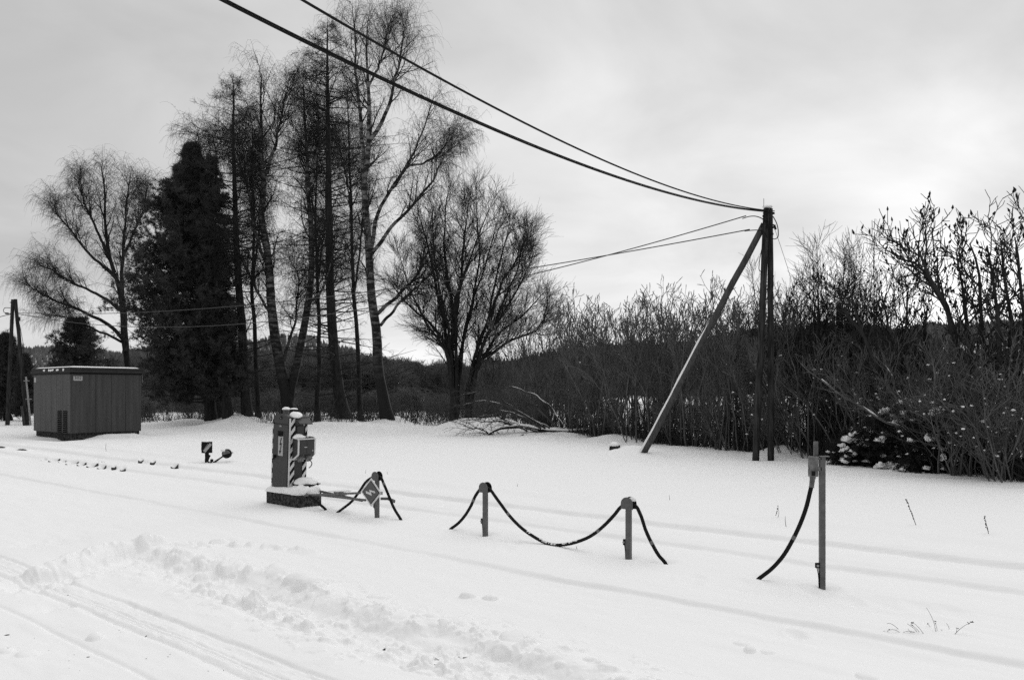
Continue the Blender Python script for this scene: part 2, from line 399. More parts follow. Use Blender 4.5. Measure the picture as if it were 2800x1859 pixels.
    # littered snow under the trees
    lit = np.exp(-((y - 53.5) / 2.6) ** 2) * sstep(-28, -23, x) * (1 - sstep(-8, -3, x))
    bare = np.maximum(bare, lit * sstep(.42, .62, fbm(x * 1.1, y * 1.1, 97, 4)) * .62)
    # the low drift against the hut
    u = (x + 19.46) * .64 + (y - 35.5) * .77; v = (x + 19.46) * .77 - (y - 35.5) * .64
    h = h + .16 * np.exp(-((v - .25) / .55) ** 2) * sstep(.4, 1.4, u) * (1 - sstep(2.6, 3.4, u))
    h = h - .22 * np.exp(-((v + .5) / 1.0) ** 2) * np.exp(-((u + .2) / .8) ** 2)
    h = h + .05 * np.exp(-((r) / 4.0) ** 2) * 0
    return h, bare

def build_ground():
    th = np.concatenate([np.arange(-180, -38, 3.5), np.arange(-38, 38, .058), np.arange(38, 180, 3.5)]) * PI / 180
    rr = np.concatenate([np.linspace(.4, 5.2, 30), np.exp(np.arange(math.log(5.25), math.log(9.2), .0019)), np.exp(np.arange(math.log(9.22), math.log(62), .0037)), np.exp(np.arange(math.log(62.3), math.log(4000), .06))])
    Rg, T = np.meshgrid(rr, th, indexing='ij')
    x = (Rg * np.sin(T)).ravel(); y = (Rg * np.cos(T)).ravel()
    h, bare = ground_h(x, y)
    g = G(); nr, nt = Rg.shape
    idx = np.arange(nr * nt).reshape(nr, nt)
    a = idx[:-1]; b = idx[1:]
    q = np.stack([a, np.roll(a, -1, 1), np.roll(b, -1, 1), b], -1).reshape(-1, 4)[:, ::-1]
    v = np.stack([x, y, h], -1)
    c = np.array([[0, 0, h[:nt].mean()]])
    tri = np.stack([idx[0], np.roll(idx[0], -1), np.full(nt, nr * nt)], -1)[:, ::-1]
    g.add(np.concatenate([v, c]), q, tri)
    me = g.mesh('snow_ground', True)
    at_ = me.attributes.new('bare', 'FLOAT', 'POINT'); at_.data.foreach_set('value', np.concatenate([bare, [0]]).astype(np.float32))
    o = obj('snow_ground', me, 'ground'); tag(o, kind='structure')
build_ground()
def gz(x, y):
    return float(ground_h(np.array([float(x)]), np.array([float(y)]))[0][0])

# ------------------------------------------------------------------ tree growing
def unit(v): return v / (np.linalg.norm(v, axis=-1, keepdims=True) + 1e-9)
def spawn(P, R, k, tr, ang, length, r, npts=4, droop=0.0, wig=.1, rs=.6, rmax=.1, rmin=.004, upb=0.0, flat=0.0, skew=1.0, side=None):
    N_, Mm, _ = P.shape
    kk = int(k); nC = N_ * kk
    pi = np.repeat(np.arange(N_), kk)
    st = (np.tile(np.arange(kk), N_) + r.random(nC)) / kk
    t = tr[0] + (tr[1] - tr[0]) * st ** skew
    f = t * (Mm - 1); i = np.minimum(f.astype(int), Mm - 2); u = (f - i)[:, None]
    pos = P[pi, i] * (1 - u) + P[pi, i + 1] * u
    tan = unit(P[pi, i + 1] - P[pi, i])
    pr = R[pi, i] * (1 - u[:, 0]) + R[pi, i + 1] * u[:, 0]
    w = r.normal(0, 1, (nC, 3)); w[:, 2] = w[:, 2] * (1 - flat) + upb
    if side is not None: w += np.asarray(side)
    w = unit(w - (w * tan).sum(1, keepdims=True) * tan)
    a = np.radians(r.uniform(ang[0], ang[1], nC))[:, None]
    d = tan * np.cos(a) + w * np.sin(a)
    Ln = length(t, r, nC, d, pos) if callable(length) else r.uniform(length[0], length[1], nC)
    out = np.zeros((nC, npts, 3)); out[:, 0] = pos
    stp = (Ln / (npts - 1))[:, None]
    dr = np.array([0, 0, 1.0])
    for j in range(1, npts):
        d = unit(d + dr * (droop(j / (npts - 1)) if callable(droop) else droop) + r.normal(0, wig, (nC, 3)))
        out[:, j] = out[:, j - 1] + d * stp
    r0 = np.minimum(pr * rs, rmax); r0 = np.maximum(r0, rmin)
    tt = np.linspace(0, 1, npts)[None]
    Ro = r0[:, None] * (1 - tt) + rmin * .7 * tt
    return out, Ro, t

def stems_from_px(stems, Y, n=26, seed=0, noise=.05, base=None):
    out = []; rad = []
    for k, st in enumerate(stems):
        pts = st['p']; d0 = st.get('d', (0, 0))
        W = []
        for j, (px, py) in enumerate(pts):
            u = j / (len(pts) - 1)
            W.append(at(px, py, Y + d0[0] * (1 - u) + d0[1] * u))
        Q = resample(np.array(W), n, noise, seed + k)
        tt = np.linspace(0, 1, n)
        out.append(Q); rad.append(st['r'][0] * (1 - tt) ** st.get('pw', .8) + st['r'][1])
    return np.array(out), np.array(rad)
def flare(P, R, k=1.5, h=1.0, z0=0.0):
    z = P[..., 2] - z0
    return R * (1 + (k - 1) * np.exp(-np.maximum(z, 0) / h))

def make_tree(name, label, P, R, branches, twigs, bark, origin, twigmat='twig', cat='tree', extra=None, fl=1.5, sides=9):
    o = np.asarray(origin, float)
    t = thing(name, label, cat, tuple(o))
    g = G(); R = flare(P, R, fl, .8, o[2]); g.tubes(P - o, R, sides)
    obj('trunk', g, bark, t, smooth=True)
    g = G()
    for b, rr, k in branches: g.tubes(b - o, rr, k)
    if g.n: obj('branches', g, extra or bark, t, smooth=True)
    g = G()
    for b, rr, k in twigs: g.tubes(b - o, rr, k)
    if g.n: obj('crown', g, twigmat, t, smooth=True)
    return t

def birch_crown(P, R, seed, limbs=26, l1=(1.0, 4.2), up=.06, sec=9, tw=10, twl=(.5, 1.5), tmin=.3, ang=(28, 55), droop3=-.42, prof=None, rr=1.0):
    r = rnd(seed)
    def L1(t, r, n, d, p):
        b = prof(t) if prof else np.sin(np.clip((t - tmin) / (1 - tmin), 0, 1) ** .8 * PI * .88 + .25) ** .9
        return (l1[0] + (l1[1] - l1[0]) * b) * r.uniform(.6, 1.15, n)
    B1, R1, _ = spawn(P, R, limbs, (tmin, .995), ang, L1, r, 8, lambda u: up - .09 * max(0, u - .6), .10, .5, .06, .011, flat=.3)
    B2, R2, _ = spawn(B1, R1, sec, (.2, 1), (25, 60), (.6, 1.9), r, 5, lambda u: .06 - .13 * u, .13, .55, .017, .007)
    B3, R3, _ = spawn(B2, R2, tw, (.15, 1), (25, 75), lambda t, r, n, d, p: r.uniform(twl[0], twl[1], n) * r.uniform(.4, 1, n), r, 5, droop3, .12, .6, .0065 * rr, .0048 * rr)
    Bs, Rs, _ = spawn(P, R, limbs * 2, (tmin + .1, 1), (30, 75), (.5, 1.6), r, 5, -.1, .12, .4, .014, .006)
    B4, R4, _ = spawn(Bs, Rs, 6, (.3, 1), (25, 70), (.3, .9), r, 4, droop3, .12, .6, .006 * rr, .0046 * rr)
    return [(B1, R1, 5), (B2, R2, 4), (Bs, Rs, 4)], [(B3, R3, 3), (B4, R4, 3)]

def larch_crown(P, R, seed, n=150, tmin=.08, Lf=None, sp=8, rr=1.0):
    r = rnd(seed)
    B1, R1, t1 = spawn(P, R, n, (tmin, .995), (66, 98), lambda *a: 1.45 * Lf(*a), r, 8, lambda u: -.07 + .16 * u, .09, .34, .045, .010, flat=.75)
    B2, R2, _ = spawn(B1, R1, 14, (.12, 1), (35, 75), lambda t, r, n, d, p: r.uniform(.3, 1.25, n) * (1.15 - .7 * t), r, 4, -.02, .16, .5, .010, .0065, flat=.2)
    keep = r.random(len(B2)) < np.repeat(np.clip(.3 + 1.8 * (t1 - .12), .2, 1), 14)
    B2 = B2[keep]; R2 = R2[keep]
    B3, R3, _ = spawn(B2, R2, sp, (.1, 1), (40, 90), (.10, .38), r, 3, -.06, .2, .7, .0075 * rr, .0055 * rr)
    return [(B1, R1, 5)], [(B2, R2, 3), (B3, R3, 3)]

def tufts(g, pos, dirs, r, n=12, L=(.16, .30), w=.011, spread=.8):
    N_ = len(pos)
    d = unit(dirs[:, None, :] + r.normal(0, spread, (N_, n, 3)))
    ln = r.uniform(L[0], L[1], (N_, n, 1))
    p = pos[:, None, :] + r.normal(0, .03, (N_, n, 3))
    s = unit(np.cross(d, r.normal(0, 1, (N_, n, 3)))) * w
    tip = p + d * ln
    v = np.stack([p - s, p + s, tip], 2).reshape(-1, 3)
    f = np.arange(len(v)).reshape(-1, 3)
    g.add(v, None, f)

print('ground done')
# ------------------------------------------------------------------ THE BIG TREES
# weeping birch at the far left
Y = 57
st = [dict(p=[(352, 1150), (352, 1060), (346, 960), (335, 860), (321, 767), (298, 698), (287, 601), (285, 515), (275, 457)], r=(.24, .02), d=(0, .5)),
      dict(p=[(346, 960), (340, 860), (333, 744), (336, 675), (344, 572), (352, 520), (356, 480)], r=(.16, .02), d=(0, -1.5)),
      dict(p=[(321, 767), (290, 735), (258, 710), (206, 647), (160, 590), (145, 560)], r=(.11, .015), d=(0, 2)),
      dict(p=[(340, 930), (310, 899), (229, 853), (143, 819), (95, 790), (75, 778)], r=(.13, .015), d=(0, -2)),
      dict(p=[(333, 850), (252, 796), (184, 767), (132, 733), (110, 725)], r=(.11, .015), d=(0, 1)),
      dict(p=[(300, 705), (270, 640), (247, 595), (225, 540), (212, 495)], r=(.10, .015), d=(0, -1.5)),
      dict(p=[(346, 940), (260, 900), (180, 868), (120, 860)], r=(.09, .012), d=(0, 2)),
      dict(p=[(338, 700), (372, 620), (395, 560), (400, 520)], r=(.09, .012), d=(0, 1))]
P, R = stems_from_px(st, Y, seed=11)
b, tw = birch_crown(P, R, 12, limbs=20, l1=(.6, 2.2), sec=8, tw=10, twl=(.4, 1.6), tmin=.42, droop3=-.55, rr=.9, up=.14, ang=(15, 38))
make_tree('birch_tree', 'broad weeping birch with several fanned stems behind the metal hut', P, R, b, tw, 'darkbark', P[0][0] * [1, 1, 0])

# dense dark pine
def pine(name, label, base_px, top_px, Y, halfw, seed, prim=170, sec=9, tuf=6, mids=(), r0=.3, up=.06, needle='needle', tl=(.16, .30), nn=12, lo=.06, w=.011, ang=(60, 95), tr0=.25):
    r = rnd(seed)
    pts = [base_px] + list(mids) + [top_px]
    P = resample(np.array([at(px, py, Y) for px, py in pts]), 30, .05, seed)[None]
    tt = np.linspace(0, 1, 30); R = (r0 * (1 - tt) ** .85 + .025)[None]
    def L1(t, r, n, d, p):
        z = p[:, 2]; py = HZ - (z - H) * F / Y
        side = d[:, 0] / (np.abs(d[:, 0]) + np.abs(d[:, 1]) + 1e-6)
        wl = np.interp(py, halfw[0], halfw[1]); wr = np.interp(py, halfw[0], halfw[2])
        side = np.clip(side * 1.8, -1, 1); wx = (wl + wr) / 2 - side * (wl - wr) / 2
        return wx * Y / F * r.uniform(.5, 1.08, n)
    B1, R1, t1 = spawn(P, R, prim, (lo, .985), ang, L1, r, 7, lambda u: -.03 + up * 2 * u, .08, .4, .06, .012, flat=.6)
    len1 = np.repeat(np.linalg.norm(B1[:, -1] - B1[:, 0], axis=1), sec)
    B2, R2, _ = spawn(B1, R1, sec, (tr0, 1), (30, 65), lambda t, r, n, d, p: np.clip(.36 * len1 * (1.2 - .7 * t), .12, 1.1) * r.uniform(.5, 1.2, n), r, 4, .10, .12, .5, .014, .008)
    pos = B2[:, 1:].reshape(-1, 3); dr = unit(B2[:, 1:] - B2[:, :-1]).reshape(-1, 3)
    e = B1[:, -1]; pos = np.concatenate([pos, e]); dr = np.concatenate([dr, unit(B1[:, -1] - B1[:, -2])])
    reps = max(1, tuf // 3)
    pos = np.concatenate([pos + r.normal(0, .08, pos.shape) for _ in range(reps)]); dr = np.concatenate([dr] * reps)
    o = P[0][0] * [1, 1, 0]
    t = thing(name, label, 'tree', tuple(o))
    g = G(); g.tubes(P - o, flare(P, R, 1.5, .8), 9); obj('trunk', g, 'darkbark', t, smooth=True)
    g = G(); g.tubes(B1 - o, R1, 4); g.tubes(B2 - o, R2, 3); obj('branches', g, 'twig', t, smooth=True)
    g = G(); tufts(g, pos - o, dr, r, nn, tl, w); obj('crown', g, needle, t)
    return t
pine('pine_tree', 'tall dense black pine with a full bushy crown leaning over the hut', (578, 1150), (524, 388), 50,
     ([385, 432, 496, 552, 613, 680, 747, 820, 870, 942, 990, 1100], [5, 22, 58, 104, 152, 190, 206, 240, 246, 225, 185, 140], [5, 18, 36, 50, 58, 64, 70, 80, 85, 95, 105, 80]), 31,
     prim=470, sec=13, tuf=6, nn=13, tl=(.16, .34), w=.014, mids=[(560, 950), (545, 760), (536, 560)], up=.09)
pine('spruce_tree', 'slender dark spruce with sparse layered boughs right of the black pine', (625, 1157), (576, 420), 49,
     ([420, 470, 540, 610, 700, 800, 900, 1000, 1100], [4, 16, 34, 55, 60, 60, 60, 70, 60], [8, 24, 45, 72, 95, 85, 75, 85, 70]), 33,
     prim=260, sec=9, tuf=6, mids=[(606, 960), (586, 700), (577, 520)], r0=.26, up=.03, nn=9, tl=(.12, .22), lo=.1, ang=(78, 100))
pine('pine_tree', 'low round dark pine peeking over the roof of the metal hut', (205, 1150), (215, 872), 54,
     ([872, 910, 980, 1060, 1140], [14, 52, 82, 95, 85], [14, 55, 88, 100, 90]), 35, prim=200, sec=9, tuf=3, r0=.2)
pine('conifer_tree', 'black bushy conifer behind the left legs of the wooden double pole', (22, 1150), (20, 915), 58,
     ([915, 960, 1030, 1100, 1150], [10, 30, 45, 55, 55], [10, 32, 50, 55, 50]), 37, prim=200, sec=9, tuf=3, r0=.2)
pine('conifer_tree', 'small black conifer between the double pole and the metal hut', (72, 1150), (66, 972), 56,
     ([972, 1010, 1080, 1150], [6, 20, 34, 40], [6, 22, 32, 40]), 39, prim=80, sec=6, tuf=3, r0=.15)

# birch tip showing over the pine
Y = 54
st = [dict(p=[(600, 1150), (592, 900), (575, 650), (560, 480), (545, 400), (538, 350)], r=(.2, .015)),
      dict(p=[(575, 650), (590, 520), (592, 430), (585, 372)], r=(.1, .012), d=(0, 1))]
P, R = stems_from_px(st, Y, seed=41)
b, tw = birch_crown(P, R, 42, limbs=20, l1=(.5, 1.8), sec=7, tw=8, tmin=.6, droop3=-.5)
make_tree('birch_tree', 'thin birch whose drooping tip rises just above the black pine', P, R, b, tw, 'darkbark', P[0][0] * [1, 1, 0])

for nm, Yb, pts, lab, sd_ in (('birch_tree', 56, [(705, 1150), (700, 960), (690, 780), (694, 600), (688, 450), (690, 325)], 'slender dark birch between the left larch and the forked birch', 45),
                              ('birch_tree', 57, [(988, 1152), (980, 980), (968, 800), (962, 620), (955, 420), (950, 300), (948, 190)], 'slender birch half hidden between the tallest larch and the largest birch', 47),
                              ('birch_tree', 58, [(868, 1150), (872, 960), (868, 780), (862, 600), (868, 430), (866, 330)], 'thin birch close to the left of the tallest larch trunk', 49)):
    st = [dict(p=pts, r=(.17, .012)), dict(p=[pts[2], (pts[2][0] + 22, pts[3][1]), (pts[3][0] + 34, pts[4][1]), (pts[4][0] + 40, pts[4][1] - 60)], r=(.07, .010), d=(0, 1)), dict(p=[pts[3], (pts[3][0] - 20, pts[4][1] + 40), (pts[4][0] - 34, pts[4][1] - 60)], r=(.06, .010), d=(0, -1))]
    P, R = stems_from_px(st, Yb, seed=sd_)
    b, tw = birch_crown(P, R, sd_ + 300, limbs=26, l1=(.6, 2.3), sec=8, tw=9, tmin=.3, twl=(.5, 1.8), droop3=-.6, up=.09, ang=(20, 48))
    make_tree(nm, lab, P, R, b, tw, 'darkbark', P[0][0] * [1, 1, 0])

# larch left
Y = 50
st = [dict(p=[(676, 1158), (668, 1010), (661, 886), (648, 700), (641, 500), (638, 350), (638, 213)], r=(.30, .02))]
P, R = stems_from_px(st, Y, seed=51, noise=.03)
b, tw = larch_crown(P, R, 52, 165, .1, lambda t, r, n, d, p: np.interp(t, [0, .12, .3, .5, .7, .8, .9, 1], [2.2, 2.4, 2.5, 2.9, 3.1, 2.7, 1.6, .3]) * r.uniform(.55, 1.1, n))
make_tree('larch_tree', 'bare larch with level twiggy boughs standing right of the pine', P, R, b, tw, 'larch', P[0][0] * [1, 1, 0])

# forked birch behind the cabinet
Y = 50
st = [dict(p=[(789, 1150), (785, 1090), (770, 1040), (757, 960), (747, 870), (738, 760), (731, 690), (717, 600), (720, 491), (711, 424), (713, 300), (714, 200)], r=(.36, .018)),
      dict(p=[(788, 1140), (794, 1080), (806, 1020), (820, 950), (838, 860), (852, 740), (850, 640), (843, 527), (838, 424), (834, 312), (829, 212)], r=(.27, .018), d=(0, 1.5)),
      dict(p=[(720, 491), (745, 420), (765, 340), (776, 280), (789, 230)], r=(.11, .012), d=(0, 1.5)),
      dict(p=[(736, 740), (700, 640), (682, 540), (672, 440), (665, 350)], r=(.10, .012), d=(0, -1.5)),
      dict(p=[(752, 880), (700, 790), (665, 720), (640, 640)], r=(.09, .012), d=(0, -2)),
      dict(p=[(770, 1010), (790, 930), (806, 880), (815, 800), (812, 700)], r=(.09, .012), d=(0, 1.5)),
      dict(p=[(845, 830), (880, 790), (905, 720), (915, 640)], r=(.08, .012), d=(0, -1.5)),
      dict(p=[(842, 520), (865, 430), (872, 340), (868, 280)], r=(.08, .012), d=(0, 1))]
P, R = stems_from_px(st, Y, seed=61)
b, tw = birch_crown(P, R, 62, limbs=23, l1=(.7, 2.8), sec=8, tw=9, tmin=.32, twl=(.5, 1.9), droop3=-.62, up=.09, ang=(20, 48))
make_tree('birch_tree', 'forked white barked birch rising behind the striped cabinet', P, R, b, tw, 'birch', P[0][0] * [1, 1, 0], extra='darkbark')

# tall larch
Y = 51
st = [dict(p=[(944, 1158), (928, 1080), (916, 980), (905, 850), (901, 700), (899, 560), (898, 400), (896, 250), (895, 62)], r=(.36, .018))]
P, R = stems_from_px(st, Y, seed=71, noise=.02)
b, tw = larch_crown(P, R, 72, 240, .06, lambda t, r, n, d, p: np.interp(t, [0, .1, .25, .45, .6, .7, .8, .9, 1], [3.4, 3.8, 3.5, 3.3, 3.3, 3.4, 2.8, 1.7, .3]) * r.uniform(.45, 1.12, n))
make_tree('larch_tree', 'tallest bare larch with a straight dark trunk and pointed tip', P, R, b, tw, 'larch', P[0][0] * [1, 1, 0], fl=1.7)

# big birch with limbs sweeping right
Y = 48
st = [dict(p=[(1062, 1162), (1046, 1090), (1033, 1015), (1030, 900), (1016, 807), (1010, 704), (998, 558), (997, 491), (1008, 424), (1012, 335), (1003, 223), (1001, 112), (1006, 48)], r=(.32, .018)),
      dict(p=[(997, 491), (992, 400), (985, 310), (977, 245), (972, 112), (962, 16)], r=(.13, .012), d=(0, 1.2)),
      dict(p=[(1012, 385), (1039, 344), (1062, 290), (1080, 214), (1102, 112), (1110, 60)], r=(.12, .012), d=(0, -1)),
      dict(p=[(1012, 690), (1020, 645), (1043, 558), (1079, 500), (1110, 455), (1137, 402), (1164, 335), (1186, 262)], r=(.12, .012), d=(0, 1.5)),
      dict(p=[(1012, 700), (1075, 620), (1124, 567), (1168, 513), (1205, 450), (1235, 385), (1246, 350)], r=(.11, .012), d=(0, -2)),
      dict(p=[(1040, 890), (1081, 840), (1139, 787), (1180, 749), (1225, 700)], r=(.085, .012), d=(0, -2)),
      dict(p=[(1028, 860), (1097, 799), (1139, 753), (1160, 690), (1175, 620)], r=(.11, .012), d=(0, 2)),
      dict(p=[(1110, 455), (1150, 450), (1200, 420), (1225, 380)], r=(.07, .010), d=(1, 2)),
      dict(p=[(1005, 240), (1040, 170), (1055, 110), (1060, 70)], r=(.07, .010), d=(0, -1))]
P, R = stems_from_px(st, Y, seed=81)
b, tw = birch_crown(P, R, 82, limbs=19, l1=(.6, 2.5), sec=7, tw=7, tmin=.30, twl=(.5, 1.9), droop3=-.62, rr=.85, up=.09, ang=(20, 48))
make_tree('birch_tree', 'largest birch with pale bark and long limbs sweeping to the right', P, R, b, tw, 'birch', P[0][0] * [1, 1, 0], extra='darkbark', fl=1.6)

# rounded many-stemmed tree at the edge of the thicket
Y = 46
st = [dict(p=[(1240, 1165), (1238, 1090), (1228, 1010), (1197, 907), (1135, 849), (1085, 800), (1060, 760)], r=(.14, .012), d=(0, -1)),
      dict(p=[(1240, 1165), (1236, 1050), (1213, 890), (1193, 786), (1172, 683), (1150, 600), (1140, 560)], r=(.14, .012), d=(0, 1)),
      dict(p=[(1242, 1165), (1242, 1050), (1236, 952), (1238, 849), (1218, 724), (1215, 600), (1225, 515)], r=(.14, .012)),
      dict(p=[(1244, 1165), (1250, 1040), (1246, 930), (1250, 807), (1275, 740), (1296, 680), (1330, 590), (1345, 550)], r=(.12, .012), d=(0, -1)),
      dict(p=[(1275, 1165), (1285, 1040), (1300, 973), (1342, 849), (1359, 745), (1385, 650), (1395, 600)], r=(.12, .012), d=(0, 1)),
      dict(p=[(1280, 1165), (1300, 1020), (1325, 932), (1408, 807), (1450, 720), (1462, 690)], r=(.11, .012), d=(0, -1)),
      dict(p=[(1282, 1165), (1310, 1000), (1350, 930), (1420, 870), (1490, 800)], r=(.13, .012), d=(0, 1)),
      dict(p=[(1240, 900), (1260, 760), (1270, 640), (1285, 540)], r=(.10, .012), d=(0, 1)),
      dict(p=[(1330, 900), (1370, 780), (1430, 680), (1445, 640)], r=(.10, .012), d=(0, 1)),
      dict(p=[(1320, 980), (1400, 930), (1470, 900), (1500, 850)], r=(.09, .012), d=(0, 1)),
      dict(p=[(1244, 1165), (1258, 1040), (1272, 900), (1300, 800), (1328, 720), (1352, 640), (1368, 580)], r=(.10, .012), d=(0, 1.5)),
      dict(p=[(1242, 1165), (1236, 1040), (1225, 900), (1196, 740), (1184, 640), (1186, 560)], r=(.10, .012), d=(0, -1.5)),
      dict(p=[(1280, 1165), (1290, 1040), (1316, 950), (1366, 850), (1412, 740), (1432, 650)], r=(.10, .012), d=(0, 1.5)),
      dict(p=[(1242, 1165), (1236, 1060), (1218, 960), (1165, 880), (1116, 780), (1088, 690)], r=(.10, .012), d=(0, -1.5)),
      dict(p=[(1246, 1165), (1256, 1000), (1284, 860), (1310, 720), (1305, 600), (1300, 520)], r=(.10, .012), d=(0, 2))]
P, R = stems_from_px(st, Y, seed=91)
r = rnd(93)
B1, R1, _ = spawn(P, R, 22, (.30, .99), (20, 52), lambda t, r, n, d, p: (2.6 - 1.7 * t) * r.uniform(.6, 1.1, n), r, 6, .07, .08, .5, .04, .01)
B2, R2, _ = spawn(B1, R1, 8, (.2, 1), (20, 50), (.5, 1.5), r, 5, .05, .10, .55, .016, .008)
B3, R3, _ = spawn(B2, R2, 8, (.15, 1), (20, 50), (.25, .8), r, 4, .05, .10, .6, .008, .006)
make_tree('maple_tree', 'rounded fan shaped bare tree with many slim stems beside the brush pile', P, R, [(B1, R1, 4)], [(B2, R2, 3), (B3, R3, 3)], 'darkbark', P[0][0] * [1, 1, 0])
print('trees done')

# ------------------------------------------------------------------ SHRUB THICKET
def shrub_geo(seed, h, nst, spread, base_r, k=(7, 5, 4), ang=(14, 34), up=.10, rad=.028, tiprad=.007, tmin=.35, fr=(.42, .26, .13), wig=.09):
    r = rnd(seed)
    a = r.uniform(0, 2 * PI, nst); rr = base_r * np.sqrt(r.random(nst))
    base = np.stack([rr * np.cos(a), rr * np.sin(a), np.full(nst, -.15)], 1)
    hh = h * r.uniform(.72, 1.0, nst)
    d = unit(np.stack([np.cos(a) * spread, np.sin(a) * spread, np.ones(nst)], 1) + r.normal(0, .08, (nst, 3)))
    P = np.zeros((nst, 10, 3)); P[:, 0] = base
    for j in range(1, 10):
        d = unit(d + np.array([0, 0, .05]) + r.normal(0, wig * .8, (nst, 3)))
        P[:, j] = P[:, j - 1] + d * (hh / 9)[:, None]
    tt = np.linspace(0, 1, 10)
    R = (rad * r.uniform(.7, 1.3, nst))[:, None] * (1 - tt[None]) ** .8 + tiprad
    B1, R1, _ = spawn(P, R, k[0], (tmin, .97), ang, lambda t, r, n, d, p: fr[0] * h * (1.15 - .8 * t) * r.uniform(.5, 1.1, n), r, 6, up, wig, .6, .02, tiprad)
    B2, R2, _ = spawn(B1, R1, k[1], (.25, 1), (ang[0] + 4, ang[1] + 14), lambda t, r, n, d, p: fr[1] * h * (1.1 - .5 * t) * r.uniform(.4, 1, n), r, 5, up, wig * 1.2, .7, .013, tiprad)
    B3, R3, _ = spawn(B2, R2, k[2], (.25, 1), (ang[0] + 6, ang[1] + 18), lambda t, r, n, d, p: fr[2] * h * r.uniform(.4, 1, n), r, 4, up, wig * 1.3, .8, .010, tiprad)
    return P, R, (B1, R1), (B2, R2), (B3, R3)
def shrub_mesh(seed, **kw):
    P, R, *Bs = shrub_geo(seed, **kw)
    if kw['h'] > 6: Bs[2][1][:, -2] = .015; Bs[2][1][:, -1] = .009
    g = G(); g.tubes(P, R, 5)
    for b, rr in Bs: g.tubes(b, rr, 3)
    return g
THICK = [shrub_mesh(200 + i, h=6.3, nst=9, spread=.10, base_r=.95, k=(4, 4, 2), ang=(12, 32), up=.15, tiprad=.010, rad=.026, wig=.14, tmin=.36, fr=(.30, .16, .07)).mesh('bare_shrub', True) for i in range(5)]
BRUSH = [shrub_mesh(230 + i, h=3.0, nst=11, spread=.35, base_r=.8, k=(7, 4, 2), ang=(18, 45), rad=.016, tiprad=.006, tmin=.12, fr=(.5, .28, .16), wig=.13).mesh('low_shrub', True) for i in range(3)]
for me in THICK: me.materials.append(M['shrub'])
for me in BRUSH: me.materials.append(M['shrub'])
FRONT_PX = [(1180, 1163), (1300, 1168), (1400, 1178), (1500, 1188), (1650, 1202), (1800, 1216), (1950, 1228), (2100, 1245), (2300, 1262), (2450, 1277), (2600, 1297), (2800, 1316), (2960, 1338)]
TOPS = [(1180, 990), (1300, 930), (1400, 845), (1480, 815), (1560, 800), (1650, 782), (1750, 765), (1850, 765), (1950, 772), (2050, 762), (2150, 745), (2250, 760), (2400, 780), (2600, 800), (2800, 800), (2960, 800)]
def front_y(px): return np.interp(px, [p[0] for p in FRONT_PX], [p[1] for p in FRONT_PX])
def top_y(px): return np.interp(px, [p[0] for p in TOPS], [p[1] for p in TOPS])
r = rnd(301)
cnt = 0
SHRUB_LABEL = 'bare upright shrub, one of many crowded in the tall thicket behind the wooden poles'
for row, (dY, n) in enumerate([(.6, 34), (2.6, 28), (5.2, 20)]):
    for i in range(n):
        px = 1290 + (2850 - 1290) * (i + r.uniform(.1, .9)) / n
        Yf = F * H / (front_y(px) - HZ)
        Yv = Yf + dY + r.uniform(-.6, .9)
        x = (px - 1400) * Yf / F + (Yv - Yf) * .35
        pxx = 1400 + x / Yv * F
        ht = H + (HZ - top_y(pxx) + r.normal(-6, 18)) * (Yf + 1) / F
        if row == 0: ht *= r.uniform(.62, 1.0)
        if row == 2: ht *= .8
        if pxx > 2230: ht = min(ht, r.uniform(3.2, 4.6))
        if ht < 2.0 or pxx < 1240: ht = max(ht, 1.8)
        o = bpy.data.objects.new('bare_shrub', THICK[r.integers(5)]); COL.objects.link(o)
        s = ht / 6.3
        o.location = (x, Yv, 0); o.scale = (max(s, .62) * r.uniform(.85, 1.2), max(s, .62) * r.uniform(.85, 1.2), s); o.rotation_euler = (0, 0, r.uniform(0, 6.28))
        tag(o, SHRUB_LABEL, 'shrub', 'bare shrubs in the thicket'); cnt += 1
LOW_LABEL = 'low twiggy bush at the snowy foot of the bare thicket'
for i in range(58):
    px = 1190 + (2850 - 1190) * (i + r.uniform(.1, .9)) / 58
    Yf = F * H / (front_y(px) - HZ); Yv = Yf + r.uniform(.1, 3.0)
    x = (px - 1400) * Yf / F
    o = bpy.data.objects.new('low_shrub', BRUSH[r.integers(3)]); COL.objects.link(o)
    s = r.uniform(.5, 1.0) if px < 2250 else r.uniform(.7, 1.15)
    if 2250 < px < 2640: Yv += 2.0; x = (px - 1400) * Yv / F
    o.location = (x, Yv, 0); o.scale = (s, s, s * r.uniform(.75, 1.05)); o.rotation_euler = (0, 0, r.uniform(0, 6.28))
    tag(o, LOW_LABEL, 'bush', 'low bushes along the thicket edge')

# saplings above the thicket right of the pole
for px, Yv, top, seed, lab in [(2275, 26.5, 598, 401, 'thin airy birch sapling rising highest above the thicket right of the poles'),
                               (2375, 25.5, 625, 403, 'slim upright birch sapling between the airy sapling and the dark sumac'),
                               (2170, 27.5, 700, 405, 'wispy short sapling close beside the wooden double pole')]:
    x = (px - 1400) * Yv / F; ht = H + (HZ - top) * Yv / F
    P, R, A1, A2, A3 = shrub_geo(seed, h=ht, nst=8, spread=.11, base_r=.5, k=(11, 5, 3), ang=(16, 34), up=.07, rad=.03, tiprad=.0055, tmin=.35, fr=(.26, .12, .07), wig=.05)
    t = thing('birch_sapling', lab, 'tree', (x, Yv, 0), group='saplings above the thicket')
    g = G(); g.tubes(P, R, 6); obj('trunk', g, 'darkbark', t, smooth=True)
    g = G()
    for b_, r_ in (A1, A2, A3): g.tubes(b_, r_, 3)
    obj('crown', g, 'twig', t, smooth=True)

